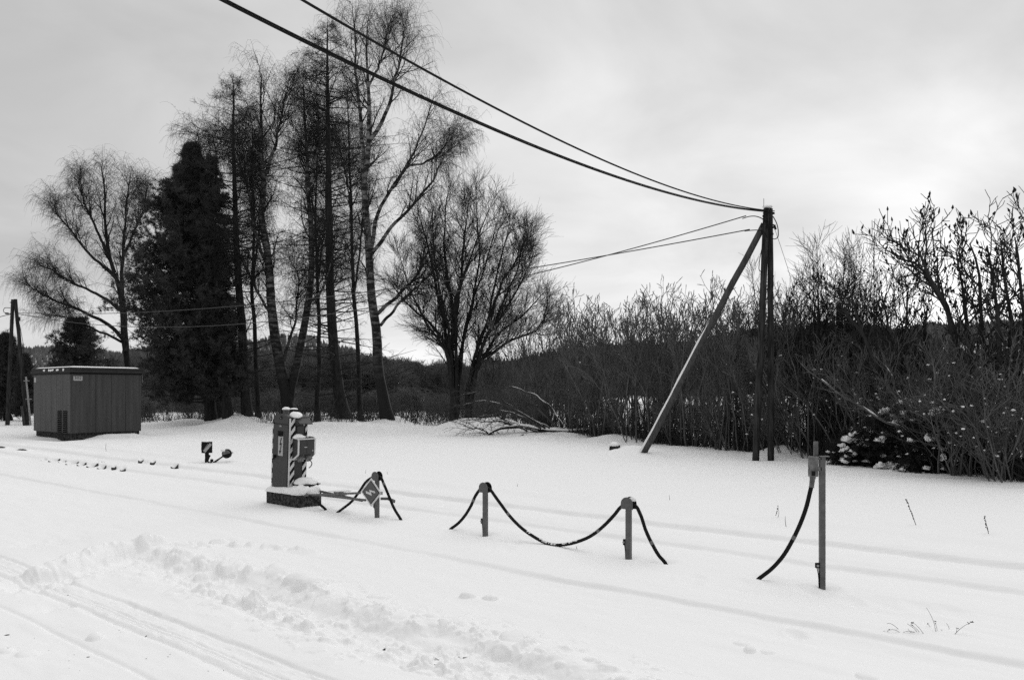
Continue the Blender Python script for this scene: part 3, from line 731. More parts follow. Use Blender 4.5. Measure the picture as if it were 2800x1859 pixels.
# staghorn sumacs at the right with blunt twigs and upright seed heads
def sumac(name, label, px, Yv, top, seed, stems, base_r=.25, fr_n=.8):
    x0 = (px - 1400) * Yv / F
    r = rnd(seed)
    Ps = []; Rs = []
    for pts in stems:
        Q = resample(np.array([at(a, b, Yv + c) for a, b, c in pts]), 14, .04, seed + len(Ps)); Ps.append(Q)
        tt = np.linspace(0, 1, 14); Rs.append(.065 * (1 - tt) ** .7 + .014)
    P = np.array(Ps); R = np.array(Rs)
    B1, R1, _ = spawn(P, R, 10, (.30, .96), (22, 50), (.5, 1.15), r, 7, .10, .13, .75, .032, .013)
    B2, R2, _ = spawn(B1, R1, 6, (.25, 1), (22, 50), (.3, .75), r, 6, .11, .14, .8, .019, .011)
    B3, R3, _ = spawn(B2, R2, 3, (.35, 1), (25, 55), (.15, .45), r, 4, .12, .14, .85, .014, .0105)
    o = np.array([x0, Yv, 0.])
    t = thing(name, label, 'tree', tuple(o))
    g = G(); g.tubes(P - o, R, 8); obj('trunk', g, 'shrub2', t, smooth=True)
    g = G(); g.tubes(B1 - o, R1, 5); g.tubes(B2 - o, R2, 4); g.tubes(B3 - o, R3, 4); obj('crown', g, 'shrub2', t, smooth=True)
    tips = np.concatenate([B2[:, -1], B3[:, -1]])
    tips = tips[r.random(len(tips)) < .30 * fr_n]
    hh = r.uniform(.09, .17, len(tips))
    d = unit(np.array([0, 0, 1.]) + r.normal(0, .35, (len(tips), 3)))
    u = np.array([0, .25, .5, .75, 1.]); pr = np.array([.35, 1., .85, .5, .1])
    Pf = tips[:, None] + d[:, None] * (u[None, :, None] * hh[:, None, None])
    g = G(); g.tubes(Pf - o, .027 * pr[None] * r.uniform(.8, 1.2, (len(tips), 1)), 6)
    tag(obj('seed_head', g, 'fruit', t, smooth=True), kind='stuff')
    return t
sumac('sumac_tree', 'large dark sumac with a long crooked limb reaching left', 2640, 20.8, 570, 501,
      [[(2700, 1290, 0), (2660, 1100, 0), (2620, 960, 0), (2600, 890, .2), (2560, 790, .3), (2520, 730, .2), (2450, 700, 0), (2425, 670, -.2)],
       [(2620, 960, 0), (2600, 880, 0), (2570, 800, -.3), (2530, 740, -.4), (2515, 700, -.5), (2505, 660, -.6)],
       [(2690, 1290, 0), (2670, 1100, .3), (2650, 950, .4), (2640, 820, .5), (2630, 740, .4), (2620, 680, .3)],
       [(2700, 1290, 0), (2690, 1080, -.3), (2690, 900, -.4), (2680, 800, -.5), (2670, 730, -.5), (2650, 660, -.6)]])
sumac('sumac_tree', 'dark sumac crowned with thick seed heads at the right end', 2800, 19.6, 540, 521,
      [[(2760, 1305, 0), (2740, 1100, 0), (2730, 900, 0), (2720, 800, .2), (2710, 720, .3), (2700, 670, .3)],
       [(2800, 1305, 0), (2790, 1050, .2), (2800, 860, .3), (2790, 730, .3), (2780, 650, .2)],
       [(2830, 1305, 0), (2840, 1000, 0), (2850, 800, 0), (2830, 680, 0), (2820, 600, 0)],
       [(2780, 1305, 0), (2770, 1000, .3), (2760, 850, .5), (2745, 740, .4), (2735, 650, .4)]])
sumac('sumac_tree', 'low sumac with pale twisted stems between the saplings and the large sumac', 2440, 23.0, 760, 541,
      [[(2480, 1275, 0), (2460, 1100, 0), (2440, 980, 0), (2430, 880, .2), (2410, 800, .3)],
       [(2480, 1275, 0), (2480, 1050, .2), (2475, 900, .3), (2480, 800, .2)],
       [(2470, 1275, 0), (2430, 1080, -.2), (2380, 960, -.3), (2340, 860, -.3), (2320, 790, -.3)],
       [(2490, 1275, 0), (2510, 1050, .3), (2530, 920, .3), (2540, 840, .2)]], fr_n=1.0)
sumac('sumac_tree', 'sumac with forked grey stems rising behind the tall cable post', 2240, 25.4, 780, 561,
      [[(2240, 1255, 0), (2240, 1160, 0), (2225, 1050, 0), (2200, 950, .2), (2180, 850, .3)],
       [(2240, 1255, 0), (2243, 1150, 0), (2260, 1040, .2), (2285, 930, .2), (2290, 820, .2)],
       [(2230, 1255, 0), (2225, 1050, .4), (2240, 900, .5), (2235, 790, .5)]], fr_n=1.0)

# evergreen bush with snow lying on it
def snowy_bush(label, px, Yv, w, ht, seed, clumps):
    r = rnd(seed); x0 = (px - 1400) * Yv / F
    t = thing('evergreen_bush', label, 'bush', (x0, Yv, 0), group='snow laden evergreen bushes')
    n = 46
    a = r.uniform(0, 2 * PI, n); el = r.uniform(.15, 1.2, n)
    base = np.stack([r.normal(0, w * .18, n), r.normal(0, w * .15, n), np.zeros(n)], 1)
    L_ = r.uniform(.5, 1.0, n)
    d = np.stack([np.cos(a) * np.cos(el) * w, np.sin(a) * np.cos(el) * w * .7, np.sin(el) * ht], 1) * L_[:, None]
    P = base[:, None] + d[:, None] * np.linspace(0, 1, 6)[None, :, None]
    P[:, :, 2] -= .12 * np.linspace(0, 1, 6)[None] ** 2
    R = np.linspace(.018, .006, 6)[None].repeat(n, 0)
    B1, R1, _ = spawn(P, R, 14, (.15, 1), (35, 70), (.18, .5), r, 4, -.05, .1, .5, .008, .004)
    g = G(); g.tubes(P, R, 4); g.tubes(B1, R1, 3); obj('stems', g, 'twig', t, smooth=True)
    pos = np.concatenate([B1[:, 1], B1[:, 2], B1[:, 3], P[:, 3], P[:, 5]]); dr = np.concatenate([unit(B1[:, 3] - B1[:, 0])] * 3 + [unit(d)] * 2)
    g = G(); tufts(g, pos, dr, r, 14, (.06, .13), .009, .75); obj('crown', g, 'needle2', t)
    g = G()
    for (cx, cz, rx, ry, rz) in clumps:
        yy = -.35 * w * r.random() - .25
        for q in range(3):
            g.blob((cx + r.normal(0, rx * .4), yy + r.normal(0, ry * .3), cz + r.normal(0, rz * .5)), (rx * r.uniform(.35, .65), ry * .8, rz * .8 * r.uniform(1.2, 1.8)), seed * 10 + q, .7, 16, 11, .55)
    tip = P[:, -1]; e = B1[:, -1]
    for p in np.concatenate([tip[r.random(len(tip)) < .6], e[r.random(len(e)) < .10]]):
        rr = r.uniform(.03, .085); g.blob(p + [0, 0, .02], (rr * 1.2, rr, rr * .75), int(r.integers(1000)), .7, 10, 7, .6)
    tag(obj('snow', g, 'snow', t, smooth=True), kind='stuff')
snowy_bush('dark evergreen bush with big slabs of snow just right of the tall cable post', 2345, 22.9, .85, 1.15, 601,
           [(-.42, .78, .17, .13, .06), (.12, .68, .28, .18, .12), (.3, .82, .13, .1, .06), (.42, .9, .15, .12, .07), (-.62, .45, .13, .1, .05)])
snowy_bush('dark evergreen bush with a low snow pad under the sumac', 2440, 22.2, 1.1, 2.0, 603,
           [(-.35, .06, .30, .15, .09), (.0, 1.05, .16, .12, .06), (.25, 1.35, .18, .12, .08), (-.2, 1.25, .14, .1, .05), (.45, .85, .15, .1, .05), (.1, 1.8, .2, .13, .07), (-.35, 1.55, .13, .1, .06), (.35, 1.6, .12, .1, .05), (-.55, .75, .16, .12, .06)])
snowy_bush('dark evergreen bush speckled with snow beneath the large sumac', 2570, 21.0, 1.15, 1.95, 605,
           [(-.5, .9, .13, .1, .06), (.1, 1.2, .15, .1, .06), (.5, .55, .16, .12, .05), (-.2, .45, .12, .1, .05), (-.35, 1.6, .15, .11, .06), (.25, 1.75, .14, .1, .05), (.55, 1.1, .12, .1, .05)])
# loose snow caught in the twigs of the thicket
r = rnd(640); g = G()
cand = []
for ob in [q for q in COL.objects if q.name.startswith('low_shrub') or q.name.startswith('bare_shrub')]:
    lx, ly, lz = ob.location; pxo = 1400 + lx / ly * F
    Yf_ = F * H / (front_y(pxo) - HZ)
    if pxo < 1450 or pxo > 2830 or ly > Yf_ + (2.6 if pxo > 2080 else 1.4): continue
    me = ob.data; co = np.empty(len(me.vertices) * 3, np.float32); me.vertices.foreach_get('co', co); co = co.reshape(-1, 3)
    nn_ = 20 if pxo > 2080 else 5
    c_, s_ = math.cos(ob.rotation_euler[2]), math.sin(ob.rotation_euler[2])
    w_ = co[r.integers(0, len(co), nn_ * 6)] * np.array(ob.scale)
    w_ = np.stack([c_ * w_[:, 0] - s_ * w_[:, 1] + lx, s_ * w_[:, 0] + c_ * w_[:, 1] + ly, w_[:, 2]], 1)
    w_ = w_[(w_[:, 2] > .25) & (r.random(len(w_)) < np.exp(-w_[:, 2] / .9) * 1.6) & (w_[:, 1] < ly + .25)][:nn_]
    cand.append(w_)
for i, p in enumerate(np.concatenate(cand)):
    rr = r.uniform(.010, .034) * (1.35 if r.random() < .15 else 1)
    g.blob(p + [0, -.004, .004], (rr * r.uniform(.9, 1.9), rr, rr * .8), i, .6, 7, 6, .6)
tag(obj('caught_snow', g, 'snow', smooth=True), 'small lumps of snow caught among the bare twigs', 'snow', kind='stuff')
# snow-covered leaning branches in front of the thicket at the right
def snowy_branch(label, pts, Yv, rad, seed):
    r = rnd(seed)
    Q = resample(np.array([at(a, b, Yv) for a, b in pts]), 16, .03, seed)
    o = Q[0] * [1, 1, 0]
    t = thing('leaning_branch', label, 'branch', tuple(o), group='snow topped leaning branches')
    R = np.linspace(rad, rad * .3, 16)
    B1, R1, _ = spawn(Q[None], R[None], 12, (.3, 1), (20, 50), (.4, 1.2), r, 6, .06, .1, .6, .014, .006)
    B2, R2, _ = spawn(B1, R1, 4, (.2, 1), (20, 50), (.2, .6), r, 4, .06, .1, .6, .008, .005)
    g = G(); g.tubes(Q[None] - o, R[None], 6); g.tubes(B1 - o, R1, 4); g.tubes(B2 - o, R2, 3); obj('wood', g, 'shrub', t, smooth=True)
    g = G(); k = r.random(16) > .5
    w = np.where(k, 1, .02) * R * r.uniform(.7, 1.2, 16)
    g.tubes(Q[None] - o + [0, -.2 * rad, rad * .75], w[None], 6); obj('snow', g, 'snow', t, smooth=True)
snowy_branch('long leaning branch with snow on top crossing above the evergreen bush', [(2555, 1275), (2520, 1225), (2470, 1175), (2420, 1150), (2360, 1120), (2310, 1090), (2250, 1040)], 21.5, .045, 651)
snowy_branch('short leaning branch lined with snow above the low snow pad', [(2530, 1230), (2500, 1130), (2470, 1095), (2445, 1050), (2420, 1000)], 21.3, .03, 653)
snowy_branch('snow topped branch leaning left at the right edge of the picture', [(2830, 1280), (2790, 1240), (2760, 1200), (2730, 1170), (2710, 1130)], 19.2, .05, 655)
snowy_branch('thin leaning stem with snow in the middle of the right hand bushes', [(2760, 1080), (2735, 1020), (2720, 990), (2700, 950), (2690, 900)], 20.2, .03, 657)

# fallen tree / brush pile
t0 = at(1610, 1175, 37.5); o = t0 * [1, 1, 0]
r = rnd(701)
t = thing('fallen_tree', 'fallen tree with snow on its trunk and a fan of bare branches', 'fallen tree', tuple(o))
trunk = resample(np.array([at(1640, 1180, 38.0), at(1560, 1181, 37.6), at(1470, 1176, 37.2), at(1420, 1166, 37), at(1370, 1170, 37), at(1335, 1186, 36.8)]), 18, .03, 702)
R = np.linspace(.17, .05, 18)
main = [trunk]; mr = [R]
for pts in ([(1480, 1172), (1410, 1130), (1350, 1120), (1290, 1123)], [(1500, 1170), (1430, 1135), (1395, 1110), (1340, 1080), (1270, 1070)], [(1520, 1165), (1460, 1110), (1400, 1075), (1330, 1065), (1230, 1085)],
            [(1470, 1178), (1390, 1155), (1350, 1135), (1310, 1140)], [(1450, 1185), (1370, 1190), (1310, 1172), (1260, 1165)], [(1540, 1165), (1500, 1105), (1440, 1070), (1390, 1055)], [(1440, 1180), (1400, 1160), (1310, 1150), (1255, 1145)], [(1430, 1190), (1380, 1200), (1340, 1195)],
            [(1490, 1170), (1420, 1120), (1370, 1105), (1300, 1100), (1240, 1110)]):
    Q = resample(np.array([at(a, b, 37.2 - .9 * r.random() + .3 * j) for j, (a, b) in enumerate(pts)]), 18, .06, int(r.integers(9999)))
    main.append(Q); mr.append(np.linspace(.055, .012, 18))
P = np.array(main); R = np.array(mr)
B1, R1, _ = spawn(P[1:], R[1:], 12, (.2, 1), (20, 55), (.4, 1.5), r, 6, .01, .16, .6, .018, .008)
B2, R2, _ = spawn(B1, R1, 6, (.2, 1), (25, 55), (.2, .7), r, 4, .02, .15, .6, .010, .007)
g = G(); g.tubes(P[:1] - o, R[:1], 8); obj('trunk', g, 'darkbark', t, smooth=True)
g = G(); g.tubes(P[1:] - o, R[1:], 5); g.tubes(B1 - o, R1, 4); g.tubes(B2 - o, R2, 3); obj('branches', g, 'brushwood', t, smooth=True)
g = G()
sel = [0, 1, 2, 4, 6, 7, 9]
for i in sel:
    w = R[i] * .85 * np.clip(np.convolve(r.random(18) > .42, [.3, .4, .3], 'same'), 0.02, 1)
    if i == 0: w = R[i] * .8
    g.tubes((P[i] - o + np.array([0, 0, 1.]) * (R[i] * .55)[:, None])[None], w[None], 6)
obj('snow', g, 'snow', t, smooth=True)

# undergrowth between the trunks and along the foot of the thicket
r = rnd(711); n = 2600
px = r.uniform(690, 1330, n); Yv = r.uniform(47.5, 60, n)
base = np.stack([(px - 1400) * Yv / F, Yv, np.full(n, -.03)], 1)
px2 = r.uniform(1250, 2850, 5200); Yf = F * H / (front_y(px2) - HZ) + np.abs(r.normal(0, 1.3, 5200)) - .1
b2 = np.stack([(px2 - 1400) * Yf / F, Yf, np.full(5200, -.03)], 1)
px3 = r.uniform(380, 700, 1200); Y3 = r.uniform(52, 60, 1200)
b3 = np.stack([(px3 - 1400) * Y3 / F, Y3, np.full(1200, -.03)], 1)
base = np.concatenate([base, b2, b3]); n = len(base)
cl_ = fbm(base[:, 0] * .55, base[:, 1] * .55, 19, 3); kp = r.random(n) < sstep(.3, .6, cl_) * 1.3
late = np.arange(n) < 2600; base = base[kp]; late = late[kp]; n = len(base)
hh = r.uniform(.12, 1.0, n) ** 1.3 * 1.5 * np.where(late, 1.1, .75)
d = unit(np.array([0, 0, 1.]) + r.normal(0, .3, (n, 3)))
P = np.zeros((n, 4, 3)); P[:, 0] = base
for j in range(1, 4):
    d = unit(d + r.normal(0, .14, (n, 3))); P[:, j] = P[:, j - 1] + d * (hh / 3)[:, None]
R = np.linspace(.012, .006, 4)[None].repeat(n, 0)
B1, R1, _ = spawn(P, R, 2, (.3, 1), (25, 55), (.1, .35), r, 3, .02, .1, .7, .008, .006)
g = G(); g.tubes(P, R, 3); g.tubes(B1, R1, 3)
tag(obj('undergrowth', g, 'litter', smooth=True), 'dry weeds and brush under the trees and along the thicket', 'undergrowth', kind='stuff')
print('thicket done')

# ------------------------------------------------------------------ FAR WOOD, HILLS
far_src = [shrub_mesh(800 + i, h=7.0, nst=7, spread=.13, base_r=.9, k=(11, 6, 4), ang=(20, 48), up=.05, rad=.05, tiprad=.016, tmin=.1, fr=(.34, .2, .1), wig=.09) for i in range(4)]
r = rnd(810); g = G()
for i in range(330):
    px = r.uniform(-250, 1620); Yv = r.uniform(82, 118)
    x = (px - 1400) * Yv / F
    topy = np.interp(px, [-250, 330, 420, 700, 900, 1100, 1250, 1400, 1620], [1010, 1004, 972, 962, 970, 988, 1002, 1010, 1000]) + r.normal(6, 11)
    ht = H + (HZ - topy) * Yv / F; s = ht / 7.0
    Mx = Matrix.Translation((x, Yv, 0)) @ Matrix.Rotation(r.uniform(0, 6.28), 4, 'Z') @ Matrix.Diagonal((s * 1.3, s * 1.3, s, 1))
    g.merge(far_src[r.integers(4)], np.array(Mx))
for i in range(150):
    Yv = r.uniform(62, 84); px = r.uniform(-100, 1500); x = (px - 1400) * Yv / F; s = r.uniform(.10, .36)
    Mx = Matrix.Translation((x, Yv, 0)) @ Matrix.Rotation(r.uniform(0, 6.28), 4, 'Z') @ Matrix.Diagonal((s * 1.9, s * 1.9, s, 1))
    g.merge(far_src[r.integers(4)], np.array(Mx))
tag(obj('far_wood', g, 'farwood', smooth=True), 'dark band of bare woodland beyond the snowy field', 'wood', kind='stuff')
def cone_tree(g, x, y, z, h, w, r):
    for (a, b, ww) in ((.05, .55, 1.), (.3, .8, .72), (.55, 1., .45)):
        k = 7; th = np.arange(k) * 2 * PI / k + r.uniform(0, 6)
        rr = w * ww * r.uniform(.75, 1.15, k)
        v = np.stack([x + rr * np.cos(th), y + rr * np.sin(th), z + h * a + r.normal(0, .03 * h, k)], 1)
        v = np.concatenate([v, [[x + r.normal(0, .03 * w), y, z + h * b]]])
        g.add(v, None, [[i, (i + 1) % k, k] for i in range(k)])
def hill(ridge_px, D, depth, seed, treecount, mk, hmin, hmax, clear=None, name='hill'):
    r = rnd(seed)
    xs = np.array([p[0] for p in ridge_px]); ys = np.array([p[1] for p in ridge_px])
    pxs = np.linspace(xs[0], xs[-1], 160); nr = 26
    us = np.linspace(-1.05, 1, nr)
    th = hmin * .75
    def surf(px, u):
        ry = np.interp(px, xs, ys) + 3 * (fbm(px * .02, px * 0 + 1, seed, 3) - .5) * 6
        Yv = D + u * depth
        top = np.maximum((HZ - ry) * D / F + H - th, .5)
        prof = np.where(u < 0, np.cos(np.clip(u, -1, 0) * PI / 2) ** 1.3, 1 - .45 * u ** 2)
        z = top * prof + 2.0 * (fbm(px * .03, u * 3, seed + 5, 3) - .5) * prof - .6 * (u < -.97)
        return np.stack([(px - 1400) * Yv / F, Yv, z], -1)
    Px, U = np.meshgrid(pxs, us, indexing='ij')
    V = surf(Px, U)
    idx = np.arange(V.shape[0] * V.shape[1]).reshape(V.shape[:2])
    a = idx[:-1, :-1]; q = np.stack([a, idx[1:, :-1], idx[1:, 1:], idx[:-1, 1:]], -1).reshape(-1, 4)
    g = G(); g.add(V.reshape(-1, 3), q)
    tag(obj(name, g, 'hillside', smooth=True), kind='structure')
    g = G()
    px = r.uniform(xs[0], xs[-1], treecount); u = r.uniform(-.97, .25, treecount)
    if clear is not None:
        k = ~clear(px, u); px = px[k]; u = u[k]
    W = surf(px, u)
    for w in W:
        hh = r.uniform(hmin, hmax); cone_tree(g, w[0], w[1], w[2] - .2, hh, hh * r.uniform(.2, .3), r)
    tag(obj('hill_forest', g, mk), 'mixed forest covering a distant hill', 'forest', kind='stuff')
# pale middle hills beyond the field
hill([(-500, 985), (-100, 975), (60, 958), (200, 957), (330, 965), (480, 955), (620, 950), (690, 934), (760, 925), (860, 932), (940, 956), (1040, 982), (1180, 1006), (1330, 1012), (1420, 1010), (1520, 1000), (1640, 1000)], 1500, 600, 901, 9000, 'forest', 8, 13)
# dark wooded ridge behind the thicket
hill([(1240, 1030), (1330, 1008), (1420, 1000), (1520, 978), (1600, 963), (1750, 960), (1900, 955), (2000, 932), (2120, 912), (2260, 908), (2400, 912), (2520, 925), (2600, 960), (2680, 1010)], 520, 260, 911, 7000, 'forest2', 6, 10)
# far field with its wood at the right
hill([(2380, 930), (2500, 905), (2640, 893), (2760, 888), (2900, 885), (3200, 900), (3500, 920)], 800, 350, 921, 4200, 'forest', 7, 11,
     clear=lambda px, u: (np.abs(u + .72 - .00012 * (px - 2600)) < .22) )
print('far done')

# ------------------------------------------------------------------ METAL HUT
c = np.array([-19.46, 35.5]); ang = math.atan2(.77, .64)
hut = thing('metal_hut', 'grey metal equipment hut with louvre vents and snow on its flat roof', 'hut', (c[0], c[1], 0), ang)
W1, W2, HT = 3.1, 4.2, 2.86          # right face along local +x, left face along local +y
g = G(); g.box((W1 / 2, W2 / 2, HT / 2 + .12), (W1, W2, HT - .24)); obj('wall', g, 'hut', hut, bevel=.01)
g = G()
for k in range(4):                                        # panels stand 12 mm proud, the gaps are the seams
    xa, xb = [(.02, 1.05), (1.05, 1.73), (1.73, 2.38), (2.38, 3.05)][k]; g.box(((xa + xb) / 2, -.009, HT / 2 + .13), (xb - xa - .016, .024, HT - .25))
for k, (a, b) in enumerate([(.06, .88), (.88, 1.50), (1.50, 2.12), (2.12, 2.72), (2.72, 3.32), (3.32, 4.18)]):
    g.box((-.009, (a + b) / 2, HT / 2 + .13), (.024, b - a - .016, HT - .25))
obj('wall_panel', g, 'hut', hut, bevel=.003)
g = G(); g.box((W1 - .04, -.011, HT / 2 + .12), (.09, .03, HT - .24)); g.box((-.012, -.012, HT / 2 + .12), (.07, .07, HT - .24)); obj('corner_trim', g, 'hut', hut, bevel=.006)
g = G(); g.box((W1 / 2 + .03, W2 / 2 + .03, .0), (W1 - .12, W2 - .12, .5)); obj('plinth', g, 'concrete', hut)
g = G(); g.box((W1 / 2, W2 / 2, HT + .05), (W1 + .08, W2 + .04, .10)); obj('eaves_shadow', g, 'black', hut)  # black band in the gap paints the shadow line under the roof
g = G(); g.box((W1 / 2, W2 / 2, HT + .20), (W1 + .16, W2 + .16, .22)); g.box((W1 / 2, W2 / 2, HT + .13), (W1 + .22, W2 + .28, .10)); ro = obj('roof', g, 'hutroof', hut, bevel=.01)
g = G(); v = []
nu, nv = 26, 34; Uu, Vv = np.meshgrid(np.linspace(0, 1, nu), np.linspace(0, 1, nv), indexing='ij')
edge = np.minimum(np.minimum(Uu, 1 - Uu), np.minimum(Vv, 1 - Vv))
zz = HT + .312 + .055 * sstep(0, .05, edge) + .02 * (fbm(Uu * 6, Vv * 6, 5, 3) - .5) * sstep(0, .1, edge)
V = np.stack([-.02 + Uu * (W1 + .02), .0 + Vv * (W2 - .1), zz], -1)
idx = np.arange(nu * nv).reshape(nu, nv); a = idx[:-1, :-1]
g.add(V.reshape(-1, 3), np.stack([a, idx[1:, :-1], idx[1:, 1:], idx[:-1, 1:]], -1).reshape(-1, 4))
r = rnd(15)
for yy in (1.2, 1.75, 1.95, 2.15, 2.7, .55): g.blob((-.10, yy, HT + .2), (.03, r.uniform(.05, .14), .05), int(yy * 10), .5, 12, 8, 1)
obj('snow', g, 'snow', hut, smooth=True)
for (y0, y1) in ((.34, .80), (.95, 1.40)):                   # two tall louvre vents
    g = G(); g.box((-.025, (y0 + y1) / 2, .72), (.008, y1 - y0, 1.04)); vo = obj('vent', g, 'slot', hut)
    g = G()
    for k in range(12): g.box((-.034, (y0 + y1) / 2, .245 + k * .086), (.010, y1 - y0 - .01, .026), np.array(Matrix.Rotation(math.radians(-20), 3, 'Y')))
    obj('slat', g, 'hut', vo)
def text_mesh(s, size, depth=.003):
    cu = bpy.data.curves.new('lettering', 'FONT'); cu.body = s; cu.size = size; cu.extrude = depth; cu.align_x = 'CENTER'; cu.align_y = 'CENTER'
    o = bpy.data.objects.new('tmp', cu); COL.objects.link(o)
    dg = bpy.context.evaluated_depsgraph_get(); me = bpy.data.meshes.new_from_object(o.evaluated_get(dg))
    bpy.data.objects.remove(o); me.materials.clear(); return me
pl = G(); pl.prism([(-.19, .12), (.19, .12), (.19, -.05), (.165, -.08), (-.165, -.08), (-.19, -.05)], -.028, -.023)
plate = obj('number_plate', pl, 'label', hut, loc=(.28, 0, HT - .20)); plate['label'] = 'pale plate lettered 302'
tm = text_mesh('302', .185); lt = obj('lettering', tm, 'black', plate); lt.rotation_euler = (PI / 2, 0, 0); lt.location = (0, -.030, .03); lt.scale = (1.15, 1, 1)
g = G(); g.box((-.025, 3.98, HT - .22), (.008, .22, .22)); g2 = obj('notice', g, 'label', hut)
g = G(); g.bar((W1 + .1, .06, HT + .05), (W1 + .1, .06, HT - .35), .012, .012); obj('rod', g, 'gpaint_l', hut)

# ------------------------------------------------------------------ WOODEN POLES
def wood_pole(g, p, q, r0, r1, seed):
    Q = resample(np.array([p, (np.array(p) * .5 + np.array(q) * .5), q]), 26, .008, seed)
    g.tubes(Q[None], np.linspace(r0, r1, 26)[None], 14, cap=True); return Q
pb = gnd(2088, 1260); YP = pb[1]
pole = thing('utility_pole', 'double wooden utility pole with a slanting grey brace and snow cap', 'utility pole', (pb[0], pb[1], 0))
def lp(px, py, Y=YP): return at(px, py, Y) - [pb[0], pb[1], 0]
g = G(); wood_pole(g, lp(2066.5, 1270), lp(2096, 570), .105, .095, 1); obj('leg', g, 'pole', pole, smooth=True)
g = G(); wood_pole(g, lp(2109, 1270, YP + .06), lp(2106, 572, YP + .1), .10, .085, 2); obj('leg', g, 'pole', pole, smooth=True)
g = G(); s0 = at(1753, 1250, 27.2) - [pb[0], pb[1], 0]; s1 = lp(2090, 612, YP + .12); Q = wood_pole(g, s0, s1, .12, .095, 3); obj('brace', g, 'strut', pole, smooth=True)
g = G(); r = rnd(5)
dirn = unit((s1 - s0)); upn = unit(np.array([0, 0, 1.]) - dirn * dirn[2])
tt = np.linspace(0, 1, 26)
g.tubes((Q + upn * .065 + [-.045, -.05, 0])[None][:, :17], ((.060 - .03 * tt) * (1 - sstep(.5, .64, tt)) * r.uniform(.85, 1.1, 26))[None][:, :17], 8, cap=True); obj('snow', g, 'snow', pole, smooth=True)
g = G(); g.blob(lp(2101, 566), (.15, .12, .07), 3, .3, 16, 8, .5); obj('snow', g, 'snow', pole, smooth=True)
g = G()
g.bar(lp(2090, 578, YP - .12), lp(2118, 577, YP - .12), .03, .02); g.bar(lp(2086, 583, YP - .11), lp(2117, 581, YP - .11), .03, .02)
g.bar(lp(2094, 620, YP - .11), lp(2116, 614, YP - .12), .03, .025)
for px, py in ((2088, 591), (2115, 584), (2112, 640), (2089, 603), (2114, 622)): g.box(lp(px, py, YP - .08), (.06, .05, .05))
g.cyl(lp(2117, 615, YP - .1), lp(2121, 628, YP - .1), .035, k=10); g.cyl(lp(2084, 612, YP - .1), lp(2081, 622, YP - .1), .03, k=10)
obj('fitting', g, 'iron', pole, smooth=False)
g = G(); g.cyl(lp(2088.5, 565, YP - .05), lp(2088.5, 543, YP - .05), .007, k=6); obj('rod', g, 'iron', pole)
g = G()
def loop(g, pts, rad, Y=YP, n=20, o=np.array([pb[0], pb[1], 0])):
    Q = resample(np.array([at(a, b, Y) for a, b in pts]) - o, n); g.tubes(Q[None], np.full((1, n), rad), 6)
loop(g, [(2114, 592), (2124, 612), (2128, 635), (2126, 650), (2118, 654), (2110, 652)], .014, YP - .1)
loop(g, [(2094, 610), (2086, 600), (2068, 592), (2050, 592), (2030, 598)], .014, YP - .12)
loop(g, [(2098, 650), (2090, 636), (2074, 630), (2056, 630), (2036, 632)], .014, YP - .12)
loop(g, [(2086, 668), (2080, 695), (2076, 722), (2077, 740), (2084, 745)], .012, YP - .12)
loop(g, [(2098, 585), (2101, 620), (2103, 680), (2100, 720)], .012, YP - .14)
obj('cable_loop', g, 'wire', pole, smooth=True)
g = G(); loop(g, [(2119, 628), (2140, 690), (2162, 760), (2200, 900)], .006, YP - .1, 12); obj('guy_wire', g, 'wire_old', pole, smooth=True)

# left double pole
qb = gnd(48, 1163); YL = qb[1]; ql = np.array([qb[0], qb[1], 0])
pole2 = thing('utility_pole', 'distant double wooden utility pole at the left edge beside the hut', 'utility pole', tuple(ql))
g = G(); wood_pole(g, at(20, 1170, YL) - ql, at(35, 819, YL) - ql, .13, .10, 11); obj('leg', g, 'pole', pole2, smooth=True)
g = G(); wood_pole(g, at(75, 1170, YL) - ql, at(42, 818, YL + .05) - ql, .13, .10, 12); obj('leg', g, 'pole', pole2, smooth=True)
g = G(); loop(g, [(28, 842), (12, 843), (9, 850), (16, 857), (30, 857)], .02, YL - .1, 14, ql); g.box(at(19, 857, YL - .1) - ql, (.16, .1, .1)); g.box(at(52, 872, YL - .1) - ql, (.12, .1, .25)); g.bar(at(27, 827, YL - .12) - ql, at(47, 827, YL - .12) - ql, .04, .05); obj('fitting', g, 'iron', pole2)
g = G(); loop(g, [(54, 888), (60, 920), (64, 945), (66, 975), (69, 1025)], .014, YL - .15, 12, ql); obj('cable_loop', g, 'wire', pole2, smooth=True)
g = G(); g.cyl(at(71, 1030, YL - .2) - ql, at(84, 1162, YL - .2) - ql, .05, k=10)
for a, b in ((72.5, 1041), (78, 1091)): g.box(at(a, b, YL - .2) - ql, (.3, .12, .05))
obj('conduit', g, 'gpaint_l', pole2, smooth=True)
g = G(); g.cyl(at(59, 1110, YL - .3) - ql, at(66, 1164, YL - .3) - ql, .07, k=10); obj('marker_post', g, 'strut', pole2, smooth=True)

